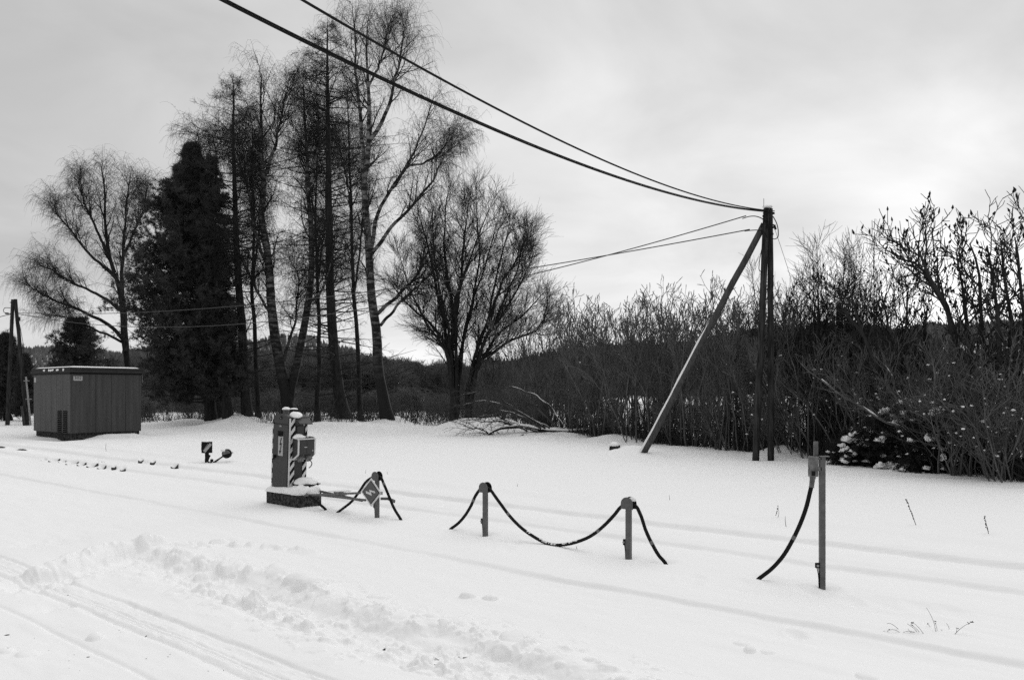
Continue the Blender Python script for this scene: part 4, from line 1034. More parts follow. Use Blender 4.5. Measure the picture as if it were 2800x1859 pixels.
# ------------------------------------------------------------------ OVERHEAD CABLES
A0 = at(2096, 580, YP)
def span(p0, p1, zf, rad, n=60, k=8, twist=0):
    t = np.linspace(0, 1, n)[:, None]; Q = np.asarray(p0)[None] * (1 - t) + np.asarray(p1)[None] * t
    Q[:, 2] = zf(t[:, 0])
    g = G()
    if twist:
        Q2 = resample(Q, 420); ph = np.linspace(0, twist * 2 * PI, 420)
        sd = unit(np.cross(np.gradient(Q2, axis=0), [0, 0, 1.])); up = np.array([0, 0, 1.])
        for a in (0, PI): g.tubes((Q2 + rad * .55 * (np.cos(ph + a)[:, None] * sd + np.sin(ph + a)[:, None] * up))[None], np.full((1, 420), rad * .62), 5)
    else: g.tubes(Q[None], np.full((1, n), rad), k)
    return g
def cable_thing(g, label, m='wire'):
    o = obj('overhead_cable', g, m, smooth=True); tag(o, label, 'cable'); return o
d1 = np.array([-.6, -.8]); d2 = np.array([-.564, -.826])
for d, lab, off, tw in ((d1, 'thicker lower overhead cable sweeping from the pole to the top left', 0.0, 150), (d2, 'thinner upper overhead cable sweeping from the pole to the top of the picture', .04, 0)):
    Lh = 27.0
    p1 = np.array([A0[0] + d[0] * Lh, A0[1] + d[1] * Lh, 0])
    def zf(t, off=off):
        s_ = t * Lh; return 6.53 + .0059 * (s_ - 13) ** 2 + off * (1 - t)
    g = span([A0[0], A0[1], 0], p1, zf, .017)
    if tw: g.tubes((np.concatenate(g.v).reshape(60, 8, 3).mean(1) + [.012, 0, .026])[None], np.full((1, 60), .011), 8)
    cable_thing(g, lab)
E0 = at(44, 858, YL)
for z0, z1, sag, lab, px0 in ((7.38, 6.92, 1.9, 'slack lower cable running from the near pole to the distant double pole', 2040), (6.97, 6.95, .86, 'tauter cable running from the near pole to the distant double pole', 2050)):
    p0 = at(px0, 600, YP - .1)
    g = span([p0[0], p0[1], 0], [E0[0], E0[1], 0], lambda t: z0 * (1 - t) + z1 * t - 4 * sag * t * (1 - t), .017, 90, twist=0)
    cable_thing(g, lab, 'wire_old')
g = span([E0[0] - .2, E0[1], 0], [E0[0] - 12, E0[1] - 6, 0], lambda t: 6.9 - 3.0 * t * (1 - t) - 1.6 * t, .02, 20)
cable_thing(g, 'cable leaving the distant double pole through the left edge')

# ------------------------------------------------------------------ STRIPED CABINET ON ITS CONCRETE BLOCK
cb = gnd(818, 1388)                      # front right corner of the block
RZ = TRACK_ANG                           # local x along the track (towards the right), local y away from the camera
BL, BD = 1.06, .50
block = thing('concrete_block', 'mossy dark concrete block half buried in snow under the striped cabinet', 'foundation', (cb[0], cb[1], 0), RZ)
g = G(); g.box((-BL / 2, BD / 2, .02), (BL, BD, .46)); o_ = obj('block', g, 'concrete', block, bevel=.03)
def snowcap(x0, x1, y0, y1, z, hgt, seed, nu=26, nv=18):
    U, V_ = np.meshgrid(np.linspace(0, 1, nu), np.linspace(0, 1, nv), indexing='ij')
    e = np.minimum(np.minimum(U, 1 - U) * (x1 - x0), np.minimum(V_, 1 - V_) * (y1 - y0))
    zz = z + hgt * np.sqrt(np.clip(e / .09, 0, 1)) * (.75 + .5 * fbm(U * 4, V_ * 3, seed, 3)) - .03 * (e < .001)
    ov = .02 * (fbm(U * 7 + 3, V_ * 7, seed + 3, 2) - .3)
    X = x0 + U * (x1 - x0) + np.where(U < .02, -ov, 0) + np.where(U > .98, ov, 0); Yy = y0 + V_ * (y1 - y0) + np.where(V_ < .03, -ov, 0)
    g = G(); idx = np.arange(nu * nv).reshape(nu, nv); a = idx[:-1, :-1]
    g.add(np.stack([X, Yy, zz], -1).reshape(-1, 3), np.stack([a, idx[1:, :-1], idx[1:, 1:], idx[:-1, 1:]], -1).reshape(-1, 4)); return g
g = snowcap(-BL - .01, -.02, -.02, BD, .25, .085, 7); obj('snow', g, 'snow', block, smooth=True)

CW, CD, CH = .50, .40, 1.42
cabpos = np.array([cb[0], cb[1]]) + np.array([UX, UY]) * (-.93) + np.array([NX, NY]) * .05
cab = thing('power_cabinet', 'tall dark power cabinet with striped corners and a lightning warning plate', 'cabinet', (cabpos[0], cabpos[1], .27), RZ)
cab.rotation_euler = (0, math.radians(2.6), RZ)
arc = [(CW * k / 12, CH - .045 + .055 * math.sin(PI * k / 12) ** .8) for k in range(13)]
g = G(); g.prism([(0, -.05), (CW, -.05)] + arc[::-1], 0, CD); obj('body', g, 'cabpaint', cab, bevel=.006)
g = G(); g.box((CW / 2, -.008, .62), (CW - .03, .016, 1.22)); dr_ = obj('door', g, 'cabpaint', cab, bevel=.004)
g = G(); g.prism([(.012, CH - .165), (CW - .012, CH - .165)] + [(min(max(x, .012), CW - .012), z - .004) for x, z in arc[::-1]], -.014, -.0005); obj('head_panel', g, 'cabpaint', cab)
g = G()
for k, q in enumerate([(0, 0), (.02, .012), (.035, -.004), (-.02, .012), (-.035, -.004), (.012, .03), (.03, .022)]): g.cyl((CW / 2 + q[0], -.012, CH - .075 + q[1]), (CW / 2 + q[0], -.019, CH - .075 + q[1]), .013, k=8)
em = obj('emblem', g, 'black', cab)
g = G()
for q in (-.012, .012): g.cyl((CW / 2 + q, -.018, CH - .07), (CW / 2 + q, -.023, CH - .07), .006, k=8)
obj('mark', g, 'label', em)
g = G()
for k in range(4): g.box((CW / 2 + .005, -.026, 1.02 + k * .026), (.15, .022, .012), np.array(Matrix.Rotation(math.radians(30), 3, 'X')))
obj('louvre', g, 'black', cab)
g = G(); g.box((CW / 2 + .02, -.019, .765 + .07), (.15, .006, .37)); wp = obj('warning_plate', g, 'label', cab)
g = G(); bolt = [(.01, .15), (-.025, .01), (.012, .025), (-.012, -.10), (-.035, -.085), (-.012, -.155), (.022, -.09), (.002, -.10), (.036, .055), (.0, .04), (.032, .15)]
g.prism([(CW / 2 + .02 + x * 1.15, .835 + z) for x, z in bolt], -.0265, -.023); obj('lightning_symbol', g, 'black', wp)
g = G(); g.box((CW / 2 + .005, -.02, 1.20), (.06, .012, .028)); obj('handle', g, 'gpaint_l', cab)
g = G(); g.cyl((.10, -.004, .62), (.10, -.045, .62), .03, k=14); g.box((.10, -.05, .61), (.025, .015, .09)); obj('lock', g, 'black', cab)
def stripes(g, y0, y1, x, z0, z1, nx, pitch=.165, frac=.5, slope=.75, ph=0.0):
    # slanted white bands on a face with outward normal along +x (nx=1) or -x (nx=-1)
    z = z0 - pitch + ph
    while z < z1:
        poly = [(y0, z), (y1, z + slope * (y1 - y0) * 1.6), (y1, z + slope * (y1 - y0) * 1.6 + pitch * frac), (y0, z + pitch * frac)]
        # clip in z
        pp = []
        n = len(poly)
        for zc, keep in ((z0, 1), (z1, -1)):
            out = []
            for i in range(len(poly)):
                a = poly[i]; b = poly[(i + 1) % len(poly)]
                ia = (a[1] - zc) * keep >= 0; ib = (b[1] - zc) * keep >= 0
                if ia: out.append(a)
                if ia != ib:
                    t_ = (zc - a[1]) / (b[1] - a[1]); out.append((a[0] + t_ * (b[0] - a[0]), zc))
            poly = out
            if len(poly) < 3: break
        if len(poly) >= 3:
            k = len(poly); v = [(x, p[0], p[1]) for p in poly] + [(x + nx * .004, p[0], p[1]) for p in poly]
            g.add(v, fn=[list(range(k)), list(range(2 * k - 1, k - 1, -1))] + [[(i + 1) % k, i, k + i, k + (i + 1) % k] for i in range(k)])
        z += pitch
    return g
g = G(); g.box((CW + .004, .013, .67), (.01, .03, 1.37)); obj('corner_strip', g, 'white', cab)
for (y0, y1) in ((.032, .125), (CD - .095, CD - .002)):
    g = G(); g.box((CW + .0015, (y0 + y1) / 2, .67), (.004, y1 - y0, 1.37)); ed = obj('hazard_band', g, 'black', cab)
    g = G(); stripes(g, y0, y1, CW + .004, -.01, 1.35, 1, ph=.05); obj('stripe', g, 'white', ed)
g = G(); g.box((.006, -.006, .67), (.03, .018, 1.37)); ed = obj('hazard_band', g, 'black', cab)
g = G()
z = 0.0
while z < 1.3: g.prism([(-.012, z + .0), (.022, z + .035), (.022, z + .125), (-.012, z + .09)], -.019, -.0155); z += .185
obj('stripe', g, 'white', ed)
# right side: display with hood, socket box
g = G(); g.box((CW + .012, .24, 1.13), (.022, .15, .16)); scn = obj('display', g, 'glass', cab)
g = G(); g.box((CW + .02, .24, 1.045), (.035, .18, .015)); g.box((CW + .02, .155, 1.12), (.03, .012, .17)); g.box((CW + .02, .325, 1.12), (.03, .012, .17)); obj('frame', g, 'cabpaint', scn)
g = G(); g.add([(CW, .12, 1.36), (CW, .40, 1.36), (CW + .16, .40, 1.27), (CW + .16, .12, 1.27), (CW, .12, 1.335), (CW, .40, 1.335), (CW + .16, .40, 1.25), (CW + .16, .12, 1.25)], [[0, 1, 2, 3], [7, 6, 5, 4], [0, 3, 7, 4], [1, 5, 6, 2], [3, 2, 6, 7], [0, 4, 5, 1]])
g.add([(CW, .12, 1.335), (CW + .15, .12, 1.25), (CW, .12, 1.20), (CW, .128, 1.335), (CW + .15, .128, 1.25), (CW, .128, 1.20)], None, [[0, 2, 1], [3, 4, 5]], None)
obj('hood', g, 'cabpaint', cab)
sb = G(); zs = .60
side = [(0, 0), (.05, 0), (.20, .10), (.20, .36), (.17, .40), (0, .40)]
v = [(CW + a, .075, zs + b) for a, b in side] + [(CW + a, .43, zs + b) for a, b in side]
k = len(side); sb.add(v, fn=[list(range(k)), list(range(2 * k - 1, k - 1, -1))] + [[(i + 1) % k, i, k + i, k + (i + 1) % k] for i in range(k)])
sbo = obj('socket_box', sb, 'cabpaint', cab, bevel=.004)
g = G()
for yy in (.073, .432):
    for i in range(k - 1):
        a = side[i]; b = side[i + 1]; g.bar((CW + a[0], yy, zs + a[1]), (CW + b[0], yy, zs + b[1]), .012, .03)
g.bar((CW + .205, .06, zs + .385), (CW + .205, .445, zs + .385), .012, .02); g.bar((CW + .05, .06, zs + .0), (CW + .05, .445, zs + .0), .02, .02)
obj('frame', g, 'white', sbo)
for y0, y1 in ((.10, .245), (.25, .41)):
    g = G(); g.box((CW + .205, (y0 + y1) / 2, zs + .235), (.012, y1 - y0, .25)); obj('flap', g, 'cabpaint', sbo, bevel=.003)
g = G(); g.box((CW + .214, .22, zs + .235), (.006, .06, .016)); obj('handle', g, 'label', sbo)
g = G(); g.cyl((CW + .212, .375, zs + .165), (CW + .218, .375, zs + .165), .018, k=12); obj('lock', g, 'gpaint_l', sbo)
for yy in (.155, .335):
    g = G(); p0 = np.array([CW + .11, yy, zs + .055]); dd = unit(np.array([.75, 0, -.66])); g.cyl(p0, p0 + dd * .07, .062, .058, k=18); g.cyl(p0 + dd * .07, p0 + dd * .08, .066, k=18); obj('socket', g, 'rust', sbo, smooth=False)
g = G(); Q = resample(np.array([(CW + .15, .36, zs - .02), (CW + .19, .38, zs - .06), (CW + .15, .385, zs - .14), (CW + .12, .37, zs - .17)]), 10); g.tubes(Q[None], np.full((1, 10), .009), 6); obj('handle', g, 'iron', sbo, smooth=True)
for x_, y_ in ((.2, .13), (.2, .30)):
    g = G(); g.cyl((x_, y_, CH), (x_, y_, CH + .07), .06, k=16); g.cyl((x_, y_, CH + .07), (x_, y_, CH + .08), .072, k=16); cp = obj('vent_cap', g, 'rust' if y_ < .2 else 'black', cab)
    g = G(); g.blob((x_, y_, CH + .083), (.075, .075, .045 if y_ < .2 else .025), 4, .15, 16, 8, .1); obj('snow', g, 'snow', cp, smooth=True)
g = G(); g.blob((CW - .05, .17, CH - .03), (.12, .11, .085), 6, .12, 18, 10, .4); obj('snow', g, 'snow', cab, smooth=True)
g = G(); g.blob((CW + .09, .16, zs + .40), (.07, .12, .06), 8, .3, 16, 9, .3); obj('snow', g, 'snow', sbo, smooth=True)

# low iron junction housing covered with snow at the right of the block
jx = np.array([cb[0], cb[1]]) + np.array([UX, UY]) * (-.22) + np.array([NX, NY]) * .30
jb = thing('junction_housing', 'low iron junction housing buried under a snow cushion beside the cabinet', 'housing', (jx[0], jx[1], .25), RZ)
g = G(); g.box((0, 0, .05), (.40, .28, .18)); g.box((0, 0, .145), (.46, .34, .018)); obj('box', g, 'iron', jb, bevel=.01)
g = G(); g.blob((0, .0, .155), (.25, .20, .11), 11, .12, 24, 12, .2); g.blob((.06, -.16, .0), (.27, .18, .15), 12, .3, 20, 10, .3); g.blob((.22, .02, .0), (.13, .17, .12), 14, .3, 18, 10, .3); g.blob((-.18, -.26, .0), (.2, .12, .09), 13, .3, 18, 10, .3); obj('snow', g, 'snow', jb, smooth=True)

# ------------------------------------------------------------------ CABLE POSTS
def dome(w, zc, z0, n=16):
    return [(-w, z0), (w, z0)] + [(w * math.cos(a), zc + w * math.sin(a)) for a in np.linspace(0, PI, n)]
def cable_post(px, py, label, sc=1.0, bracket=True, snowtop=False):
    b = gnd(px, py)
    t = thing('cable_post', label, 'post', (b[0], b[1], 0), RZ, 'short grey cable posts')
    g = G(); g.box((0, 0, .20), (.066, .055, .86)); obj('post', g, 'gpaint', t, bevel=.004)
    for yy in (-.045, .045):
        g = G(); g.prism(dome(.0875, .6825, .62), yy - .004, yy + .004); obj('guide_plate', g, 'gpaint' if yy < 0 else 'black', t, bevel=.001)
    g = G(); g.prism(dome(.055, .645, .62), -.041, .041); obj('saddle', g, 'black', t)
    if bracket:
        g = G(); g.box((-.055, -.005, .195), (.04, .03, .075)); br = obj('bracket', g, 'iron', t, bevel=.004)
        g = G(); g.cyl((-.058, -.02, .195), (-.058, -.035, .195), .014, k=10); obj('bolt', g, 'gpaint_l', br)
        g = G()
        for dx in (0, .012):
            Q = resample(np.array([(-.055 + dx, -.01, .16), (-.045 + dx, -.012, .10), (-.04 + dx * .4, -.01, .0), (-.04, -.01, -.1)]), 10); g.tubes(Q[None], np.full((1, 10), .005), 6)
        obj('wire', g, 'wire', t, smooth=True)
    if snowtop:
        g = G(); g.blob((.055, .0, .735), (.045, .035, .035), 9, .25, 14, 8, .6); obj('snow', g, 'snow', t, smooth=True)
    return t, b
p4, b4 = cable_post(1031, 1415, 'short cable post standing behind the diamond lightning sign')
p3, b3 = cable_post(1327, 1461, 'short round topped cable post in the middle with cable draped both sides')
p2, b2_ = cable_post(1719, 1525, 'short round topped cable post holding the right end of the hanging cable', snowtop=True)
# brackets on the sign post
g = G(); g.bar((-.12, -.10, .30), (.10, -.10, .265), .02, .05); g.bar((.03, .05, .315), (.10, .16, .31), .02, .045); g.bar((.10, .16, .31), (.26, .16, .275), .02, .05); obj('cross_bracket', g, 'rust', p4)
# diamond sign
sg = at(1015, 1345.5, b4[1] - .20)
sign = thing('warning_sign', 'diamond shaped warning sign with a light lightning arrow on a dark field', 'sign', tuple(sg), RZ + math.radians(7))
Dm = .235
g = G(); g.prism([(-Dm * .98, 0), (0, -Dm), (Dm * .98, 0), (0, Dm)], -.006, .006); obj('plate', g, 'white', sign, bevel=.002)
def dia(k): return [(-k * .98, 0), (0, -k), (k * .98, 0), (0, k)]
g = G(); g.prism(dia(.197), -.009, -.007); obj('border', g, 'black', sign)
g = G(); g.prism(dia(.182), -.012, -.010); obj('field', g, 'signred', sign)
# lightning arrow lying on its side, pointing right
sc_ = lambda x, y: ((x - 340) / 268 * .197, -(y - 757) / 345 * .205)
pts = [(200, 725), (325, 765), (292, 685), (437, 712), (437, 697), (485, 747), (428, 782), (438, 750), (343, 742), (378, 845), (200, 792)]
g = G(); g.prism([sc_(*p) for p in pts], -.0155, -.0125); obj('lightning_symbol', g, 'white', sign)
g = G(); g.box((.228, 0, 0), (.03, .02, .05)); g.bar((0, .01, -.05), (.02, .17, -.05), .03, .03); obj('clamp', g, 'gpaint_l', sign)
# barrier arm lying between cabinet and sign
a0 = on_line(860, 1341, PN + .45); a1 = at(1003, 1349, b4[1] + .1)
arm = thing('barrier_arm', 'thin metal barrier arm stretching from the concrete block to the diamond sign', 'barrier', tuple(a0 * [1, 1, 0]), 0)
oa = a0 * [1, 1, 0]
def rod(p, q, w, h, m, nm='rod'):
    g = G(); g.bar(p - oa, q - oa, w, h); return obj(nm, g, m, arm, bevel=.003)
c0 = on_line(824, 1354, PN - .02); c1 = at(985, 1347.5, b4[1] + .05)
rod(c0, c1, .03, .035, 'rust'); rod(on_line(862, 1340, PN + .35), at(990, 1368, b4[1] - .02), .03, .04, 'gpaint'); rod(on_line(866, 1352, PN + .05), at(1000, 1367, b4[1] - .1), .03, .035, 'gpaint')
rod(on_line(815, 1343, PN - .05), on_line(840, 1348, PN + .02), .05, .045, 'iron', 'hinge')
g = G(); mid = on_line(930, 1348, PN + .12) - oa; g.box(mid, (.30, .05, .045), np.array(Matrix.Rotation(RZ, 3, 'Z'))); obj('clamp', g, 'rust', arm)
g = G(); g.blob(mid + [0, 0, .03], (.17, .05, .035), 3, .3, 16, 8, .2); g.blob(on_line(861, 1335, PN + .4) - oa, (.06, .06, .08), 4, .25, 14, 9, 1); g.blob(on_line(945, 1343, PN + .1) - oa, (.1, .04, .03), 5, .3, 14, 8, .3); obj('snow', g, 'snow', arm, smooth=True)

# the tall end post
b1 = gnd(2248, 1605)
tp = thing('tall_cable_post', 'tall slim grey cable post with a cylindrical plug holder near its top', 'post', (b1[0], b1[1], 0), RZ)
tp.rotation_euler = (0, 0, 0)
g = G(); g.box((0, 0, .62), (.058, .05, 1.56)); obj('post', g, 'gpaint', tp, bevel=.003)
g = G(); g.box((.02, 0, 1.403), (.10, .07, .010)); obj('cap_plate', g, 'gpaint', tp)
g = G(); g.box((-.045, .06, 1.46), (.044, .03, .20)); obj('extension', g, 'gpaint', tp, bevel=.002)
g = G(); g.cyl((-.098, -.005, 1.19), (-.098, -.005, 1.395), .052, k=28); g.cyl((-.098, -.005, 1.392), (-.098, -.005, 1.402), .054, k=28); hd = obj('plug_holder', g, 'rust', tp, smooth=False)
g = G(); g.box((-.113, -.052, 1.225), (.038, .02, .05)); obj('opening', g, 'black', hd, bevel=.004)
g = G(); g.box((-.04, -.01, 1.27), (.05, .03, .04)); g.box((-.04, -.01, 1.38), (.05, .03, .02)); g.cyl((-.05, -.03, 1.275), (-.05, -.045, 1.275), .014, k=10); obj('clamp', g, 'rust', tp)
g = G(); g.cyl((-.099, -.005, 1.195), (-.107, -.005, 1.17), .031, k=18); g.cyl((-.105, -.005, 1.175), (-.116, -.005, 1.075), .028, .025, k=18); g.cyl((-.103, -.005, 1.178), (-.1035, -.005, 1.170), .033, k=18); g.cyl((-.116, -.005, 1.08), (-.117, -.005, 1.072), .029, k=18); obj('plug', g, 'rust', tp)
g = G(); g.box((-.05, -.0, .235), (.045, .03, .055)); br = obj('bracket', g, 'iron', tp, bevel=.003)
g = G(); g.cyl((-.055, -.015, .235), (-.055, -.03, .235), .012, k=10); obj('bolt', g, 'gpaint_l', br)
g = G()
for dx in (0, .016):
    Q = resample(np.array([(-.058 + dx, -.01, .21), (-.045 + dx * .7, -.012, .14), (-.038 + dx * .3, -.01, .03), (-.036, -.01, -.1)]), 10); g.tubes(Q[None], np.full((1, 10), .005), 6)
obj('wire', g, 'wire', tp, smooth=True)

# one heavy rubber cable slung from cabinet over all posts to the plug, partly buried
def cpts(L_, n=PN): return [on_line(a, b, n) for a, b in L_]
nP = [NX * q[0] + NY * q[1] for q in (b4, b3, b2_)]
pl_ = []
pl_ += cpts([(846, 1356), (858, 1364), (872, 1376), (886, 1388)], PN - .05)
pl_ += [gnd(900, 1400, -.09), gnd(915, 1402, -.09)]
pl_ += cpts([(925, 1399), (940, 1388), (960, 1372), (983, 1343), (1002, 1316), (1016, 1306)], nP[0])
pl_ += cpts([(1028, 1301), (1041, 1305), (1050, 1324), (1063, 1355), (1078, 1390), (1095, 1418)], nP[0])
e = gnd(1110, 1436, -.06); pl_ += [np.array([e[0], e[1], -.12]), gnd(1220, 1455, -.10)]
pl_ += cpts([(1236, 1443), (1253, 1430), (1270, 1411), (1288, 1382), (1302, 1352), (1313, 1338)], nP[1])
pl_ += [on_line(a, b, nP[1] + (nP[2] - nP[1]) * min(max((a - 1345) / 350, 0), 1)) for a, b in [(1328, 1332), (1341, 1339), (1352, 1354), (1368, 1376), (1392, 1408), (1425, 1442), (1460, 1467), (1488, 1482), (1515, 1489.5), (1545, 1488), (1580, 1480), (1615, 1465), (1650, 1438), (1680, 1407), (1700, 1384)]]
pl_ += cpts([(1720, 1376), (1739, 1384), (1751, 1406), (1766, 1450), (1785, 1490), (1803, 1520), (1818, 1537)], nP[2])
e = gnd(1832, 1555, -.05); pl_ += [np.array([e[0], e[1], -.12]), gnd(2062, 1590, -.09)]
pl_ += cpts([(2081, 1577), (2108, 1556), (2140, 1521), (2166, 1478), (2188, 1432), (2205, 1385), (2216, 1340), (2219, 1328)], NX * (b1[0] - .1) + NY * b1[1])
Q = resample(np.array(pl_), 620)
g = G(); g.tubes(Q[None], np.full((1, 620), .0225), 12, cap=True)
cab_o = obj('rubber_cable', g, 'cable', smooth=True); tag(cab_o, 'thick black rubber cable slung over the grey posts and dipping into the snow', 'cable')
def band(px, py, w=.05, m='tape', nm='tape_band'):
    sp = np.stack([1400 + Q[:, 0] / Q[:, 1] * F, HZ - (Q[:, 2] - H) / Q[:, 1] * F], 1)
    i = int(np.argmin(np.hypot(sp[:, 0] - px, sp[:, 1] - py))); tdir = unit(Q[min(i + 1, 619)] - Q[i - 1])
    g = G(); g.cyl(Q[i] - tdir * w / 2, Q[i] + tdir * w / 2, .0240, k=14); obj(nm, g, m, cab_o, smooth=True)
for a, b in ((1048, 1325), (1296, 1366), (1391, 1407), (1636, 1449), (1778, 1485), (2172, 1470)): band(a, b)
g = G(); r = rnd(909)
sp = np.stack([1400 + Q[:, 0] / Q[:, 1] * F, HZ - (Q[:, 2] - H) / Q[:, 1] * F], 1)
for i in range(620):
    if 1470 < sp[i, 0] < 1580 and sp[i, 1] > 1470 and r.random() < .5: g.blob(Q[i] + [r.normal(0, .01), -.012, .014 + r.normal(0, .005)], (.02 * r.uniform(.5, 1.3), .012, .012), i, .4, 8, 6, .6)
    if (1410 < sp[i, 0] < 1470 and r.random() < .12) or (abs(sp[i, 0] - 935) < 8 and sp[i, 1] > 1375): g.blob(Q[i] + [0, -.01, .017], (.02, .012, .010), i, .4, 8, 6, .6)
obj('snow', g, 'snow', cab_o, smooth=True)

# ------------------------------------------------------------------ POINT LANTERN AND WEIGHTED LEVER
lb = gnd(566, 1262)
lan = thing('point_lantern', 'black box shaped railway point lantern with a slanted white bar', 'signal', (lb[0], lb[1], 0), math.radians(22))
z0 = .26
g = G(); g.box((0, .11, z0 + .165), (.30, .26, .33)); obj('case', g, 'black', lan, bevel=.006)
g = G(); g.prism([(-.11, z0 + .06), (-.045, z0 + .015), (.14, z0 + .25), (.075, z0 + .30)], -.024, -.021); obj('light_bar', g, 'lamp', lan)
g = G(); g.prism([(-.115, z0 + .075), (-.108, z0 + .07), (.028, z0 + .27), (.02, z0 + .275)], -.024, -.0215); obj('edge_line', g, 'lamp', lan)
g = G(); th = np.linspace(0, 2 * PI, 25)[:-1]
ring = [(-.152, .11 + .10 * math.cos(a), z0 + .165 + .115 * math.sin(a)) for a in th]; ring2 = [(-.156, *q[1:]) for q in ring]
g.add(ring + ring2, fn=[list(range(24)), list(range(47, 23, -1))] + [[(i + 1) % 24, i, 24 + i, 24 + (i + 1) % 24] for i in range(24)]); pn = obj('disc', g, 'lamp', lan)
g = G(); ring = [(-.157, .11 + .02 + .035 * math.cos(a), z0 + .165 + .10 * math.sin(a)) for a in th]; ring2 = [(-.160, *q[1:]) for q in ring]
g.add(ring + ring2, fn=[list(range(24)), list(range(47, 23, -1))] + [[(i + 1) % 24, i, 24 + i, 24 + (i + 1) % 24] for i in range(24)]); obj('mark', g, 'black', pn)
g = G(); g.cyl((0, .1, -.1), (0, .1, z0 + .02), .05, .06, k=12); g.box((.03, .06, .13), (.10, .10, .16), np.array(Matrix.Rotation(.4, 3, 'Y'))); g.box((-.02, .06, .04), (.08, .1, .12)); obj('stand', g, 'iron', lan, bevel=.01)
g = G(); g.blob((.02, .11, z0 + .33), (.13, .11, .04), 3, .25, 16, 8, .1); obj('snow', g, 'snow', lan, smooth=True)
vb = gnd(586, 1263)
lev = thing('point_lever', 'point lever with a round half white weight lying in the snow', 'lever', (vb[0], vb[1], 0))
ov = np.array([vb[0], vb[1], 0])
P0 = at(584, 1265, vb[1]) - ov; P1 = at(620, 1240, vb[1]) - ov
g = G(); g.cyl(P0, P0 + (P1 - P0) * .35, .028, k=10); g.cyl(P0 + (P1 - P0) * .3, P1, .022, k=10); obj('rod', g, 'iron', lev, smooth=True)
g = G(); g.tubes(np.array([[P1 + [0, .055, 0], P1 + [0, .05, 0], P1 + [0, -.03, 0], P1 + [0, -.05, 0]]]), np.array([[.11, .138, .138, .115]]), 28, cap=True); wt = obj('weight', g, 'black', lev, smooth=False)
half = [(.12 * math.cos(a), .115 * math.sin(a)) for a in np.linspace(math.radians(12), math.radians(200), 16)]
g = G(); g.prism([(P1[0] + x, P1[2] + z) for x, z in half], P1[1] - .056, P1[1] - .0505); obj('painted_half', g, 'rust', wt)
g = G(); g.cyl(P1 + [.12, 0, .03], P1 + [.19, 0, .03], .013, k=8); obj('handle', g, 'iron', lev)
g = G(); g.blob(P1 + [-.09, -.02, .09], (.06, .06, .05), 6, .4, 12, 8, .5); obj('snow', g, 'snow', lev, smooth=True)
g = G(); nb = at(579, 1259, vb[1] - .1) - ov; g.box(nb, (.07, .07, .09)); g.box(nb + [-.05, 0, -.05], (.12, .05, .03)); obj('pivot', g, 'iron', lev, bevel=.01)

# ------------------------------------------------------------------ RAILS (buried, showing only in the hollows)
for nn_, lab in ((AN, 'far rail'), (BN, 'near rail')):
    g = G()
    for s0_, s1_ in ((-75, 30),):
        prof = [(-.06, 0), (.06, 0), (.06, .015), (.012, .03), (.012, .10), (.034, .11), (.034, .14), (-.034, .14), (-.034, .11), (-.012, .10), (-.012, .03), (-.06, .015)]
        v = [(UX * s + NX * (nn_ + a), UY * s + NY * (nn_ + a), z - .33) for s in (s0_, s1_) for a, z in prof]
        k = len(prof); g.add(v, fn=[list(range(k)), list(range(2 * k - 1, k - 1, -1))] + [[(i + 1) % k, i, k + i, k + (i + 1) % k] for i in range(k)])
    tag(obj('rail', g, 'steel'), kind='structure')

# ------------------------------------------------------------------ SMALL THINGS IN THE SNOW
sb_ = gnd(1681, 1233)
stp = thing('stump', 'short weathered stump capped with snow left of the slanting brace', 'stump', (sb_[0], sb_[1], 0))
g = G(); g.tubes(np.array([[(0, 0, -.1), (0, 0, .12), (.01, 0, .22)]]), np.array([[.2, .19, .185]]), 14, cap=True); obj('wood', g, 'pole', stp, smooth=True)
g = G(); g.blob((0, 0, .2), (.2, .19, .12), 5, .15, 20, 10, .4); g.blob((.02, -.28, -.03), (.26, .16, .12), 7, .2, 18, 9, .3); obj('snow', g, 'snow', stp, smooth=True)
def stalk(label, px0, py0, px1, py1, seeds, rad=.0045, seed=0, cat='plant'):
    b = gnd(px0, py0); Yv = b[1]; o = np.array([b[0], b[1], 0]); r = rnd(seed)
    tip = at(px1, py1, Yv) - o; base = np.array([0, 0, -.05])
    Q = resample(np.array([base, (base + tip) * .5 + r.normal(0, .012, 3), tip]), 10)
    t = thing('dry_stalk', label, cat, tuple(o), group='dry stalks in the snow field')
    g = G(); g.tubes(Q[None], np.linspace(rad, rad * .6, 10)[None], 5); obj('stem', g, 'grass', t, smooth=True)
    if seeds:
        g = G()
        for k in range(seeds):
            u = r.uniform(.3, 1); p = base + (tip - base) * u; g.blob(p + r.normal(0, .006, 3), (.008, .006, .010), k, .4, 7, 5, 1)
        obj('seed_head', g, 'litter', t, smooth=True)
stalk('tallest leaning dry stalk with seeds in the snow right of the tall post', 2508, 1436, 2478, 1364, 26, .0055, 1)
stalk('dry seeded stalk nearest the right edge of the snow field', 2705, 1459, 2691, 1410, 16, .005, 2)
stalk('dry stalk left of the black cable of the tall post, the taller of two', 2121, 1418, 2127, 1382, 8, .004, 3)
stalk('short bare stalk close to the tall post cable, the shorter of two', 2150, 1434, 2147, 1411, 0, .005, 4)
stalk('tiny dry stalk standing behind the hut side of the point lantern', 291, 1232, 290, 1212, 0, .008, 5)
stalk('tiny stalk rising from snow under the hanging cable', 1577, 1500, 1575.5, 1493, 0, .005, 6)
